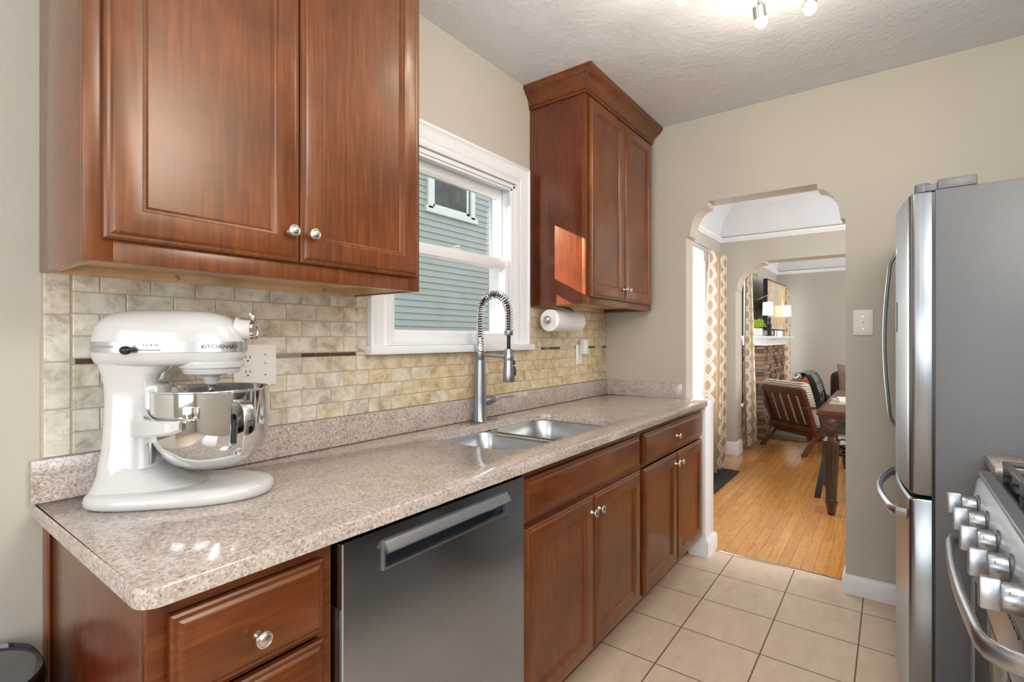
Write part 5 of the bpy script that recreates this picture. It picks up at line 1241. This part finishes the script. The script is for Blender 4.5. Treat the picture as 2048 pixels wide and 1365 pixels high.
# dining chair with scroll back, facing the table (-y)
def dining_chair(label, loc, rotz):
    c = thing('dining_chair', label, 'chair', loc, rotz); hw = 0.235
    # local: +y is the back of the chair, origin below the seat centre
    for s_ in (-1, 1):
        x = s_ * (hw - 0.02)
        prof = [(0.26, 0.0), (0.235, 0.15), (0.205, 0.32), (0.20, 0.45), (0.22, 0.60), (0.255, 0.78), (0.29, 0.92), (0.325, 0.985), (0.36, 1.005), (0.39, 0.985)]
        rg = [[(x - 0.014, y - 0.022, z), (x + 0.014, y - 0.022, z), (x + 0.014, y + 0.022, z), (x - 0.014, y + 0.022, z)] for y, z in prof[:8]]
        MB().rings(rg).build('rear_leg', 'blackgloss', c, sharp=40)
        MB().lathe([(0.016, 0.0), (0.018, 0.04), (0.024, 0.07), (0.018, 0.08), (0.024, 0.30), (0.028, 0.33), (0.028, 0.36)], 20, TR(s_ * (hw - 0.03), -0.20, 0)).build('front_leg', 'darkwood', c)
    MB().box(-hw, hw, -0.23, 0.215, 0.355, 0.425, 0.004).build('seat_rail', 'blackgloss', c)
    mb = MB()
    for k in range(9):
        for s_ in (-1, 1):
            y = -0.19 + k * 0.045; mb.tube([(s_ * (hw + 0.001), y + 0.022 * math.cos(a), 0.390 + 0.016 * math.sin(a)) for a in [2 * PI * q / 12 for q in range(12)]], 0.004, 5, closed=True)
    mb.build('rail_carving', 'iron', c)
    MB().box(-hw + 0.008, hw - 0.008, -0.225, 0.195, 0.425, 0.505, 0.035, seg=4).build('seat_cushion', 'seatfab', c, sharp=60)
    # scrolled top: curved panel with rolled ends
    pr = [(0.262, 0.82), (0.275, 0.87), (0.29, 0.92), (0.312, 0.965), (0.345, 0.995), (0.385, 0.995), (0.41, 0.97)]
    rg = [[(-hw, y - 0.008, z), (hw, y - 0.008, z), (hw, y + 0.012, z + 0.004), (-hw, y + 0.012, z + 0.004)] for y, z in pr]
    MB().rings(rg).build('top_rail', 'blackgloss', c, sharp=50)
    MB().lathe([(0, -hw - 0.006), (0.030, -hw - 0.006), (0.034, -hw), (0.034, hw), (0.030, hw + 0.006), (0, hw + 0.006)], 28, TR(0, 0.395, 0.965) @ R('Y', 90)).build('scroll', 'blackgloss', c)
    mb = MB()
    for s_ in (-1, 1):
        mb.tube([(s_ * (hw + 0.007), 0.395 + 0.026 * math.cos(a), 0.965 + 0.026 * math.sin(a)) for a in [2 * PI * q / 16 for q in range(16)]], 0.004, 6, closed=True)
        for q in range(4):
            a = q * PI / 4; mb.tube([(s_ * (hw + 0.007), 0.395 - 0.024 * math.cos(a), 0.965 - 0.024 * math.sin(a)), (s_ * (hw + 0.007), 0.395 + 0.024 * math.cos(a), 0.965 + 0.024 * math.sin(a))], 0.003, 5)
    mb.build('scroll_rosette', 'chrome', c)
    mb = MB()
    for z in (0.84, 0.86, 0.88): mb.box(-hw + 0.02, hw - 0.02, 0.25 + (z - .82) * .3, 0.256 + (z - .82) * .3, z, z + 0.006)
    mb.build('reeding', 'silver', c)
    mb = MB()
    for a, b in (((-0.16, 0.212, 0.53), (0.16, 0.262, 0.82)), ((0.16, 0.212, 0.53), (-0.16, 0.262, 0.82)), ((0, 0.212, 0.53), (0, 0.262, 0.82)), ((-0.19, 0.212, 0.53), (-0.19, 0.262, 0.82)), ((0.19, 0.212, 0.53), (0.19, 0.262, 0.82))): mb.tube([a, b], 0.008, 8)
    mb.box(-hw + 0.02, hw - 0.02, 0.200, 0.222, 0.515, 0.540)
    mb.build('lattice_splat', 'blackgloss', c); return c
dining_chair('black scroll-back dining chair with striped seat tucked under the table side', (4.93, 0.210, 0), 0)

# sofa at the far side of the living room
so = thing('sofa', 'dark brown sofa half hidden behind the dining table', 'sofa', (7.75, 0.10, 0), 0)
MB().box(-0.45, 0.45, -0.95, 0.70, 0.08, 0.40, 0.04, seg=3).build('base', 'brownfab', so, sharp=60)
MB().box(0.20, 0.48, -0.95, 0.55, 0.30, 0.835, 0.08, seg=4).build('backrest', 'brownfab', so, sharp=60)
MB().box(-0.45, 0.45, 0.56, 0.76, 0.10, 0.52, 0.06, seg=4).build('armrest', 'brownfab', so, sharp=60)
MB().box(-0.45, 0.20, -0.90, 0.50, 0.38, 0.50, 0.05, seg=4).build('seat_cushion', 'brownfab', so, sharp=60)
for a in (-0.4, 0.4):
    for b in (-0.85, 0.62): MB().box(a - .03, a + .03, b - .03, b + .03, 0, 0.09).build('leg', 'darkwood', so)
def pillow(label, T, mat):
    n = 18; mb = MB(); top = []; 
    for sgn in (1, -1):
        for j in range(n + 1):
            for i in range(n + 1):
                u, v_ = -1 + 2 * i / n, -1 + 2 * j / n
                h = 0.075 * ((1 - u ** 4) * (1 - v_ ** 4)) ** 0.6
                mb.v.append((u * 0.23 * (1 - 0.05 * (1 - v_ * v_)), sgn * h, v_ * 0.22 * (1 - 0.05 * (1 - u * u))))
        o_ = 0 if sgn == 1 else (n + 1) ** 2
        for j in range(n):
            for i in range(n):
                a = o_ + j * (n + 1) + i; mb.f.append((a, a + 1, a + n + 2, a + n + 1)); mb.tone.append(None)
    o = mb.build('throw_pillow', mat, sharp=70); o.matrix_world = T; return tag(o, label, 'pillow')
pillow('tan pleated throw pillow standing on the dark sofa seat', TR(7.62, 0.33, 0.735) @ R('Z', 66) @ R('X', -8), 'tanfab')

# black ribbed mat below the dining window
mt = thing('floor_mat', 'black ribbed rubber mat on the wood floor below the dining window', 'mat', (4.62, 1.27, 0))
MB().box(-0.56, 0.56, -0.115, 0.115, 0.0005, 0.012, 0.004).build('mat_body', 'mat', mt)
mb = MB()
for k in range(7): mb.box(-0.52, 0.52, -0.096 + k * 0.03, -0.084 + k * 0.03, 0.012, 0.017, 0.002)
mb.build('ribs', 'rubber', mt)
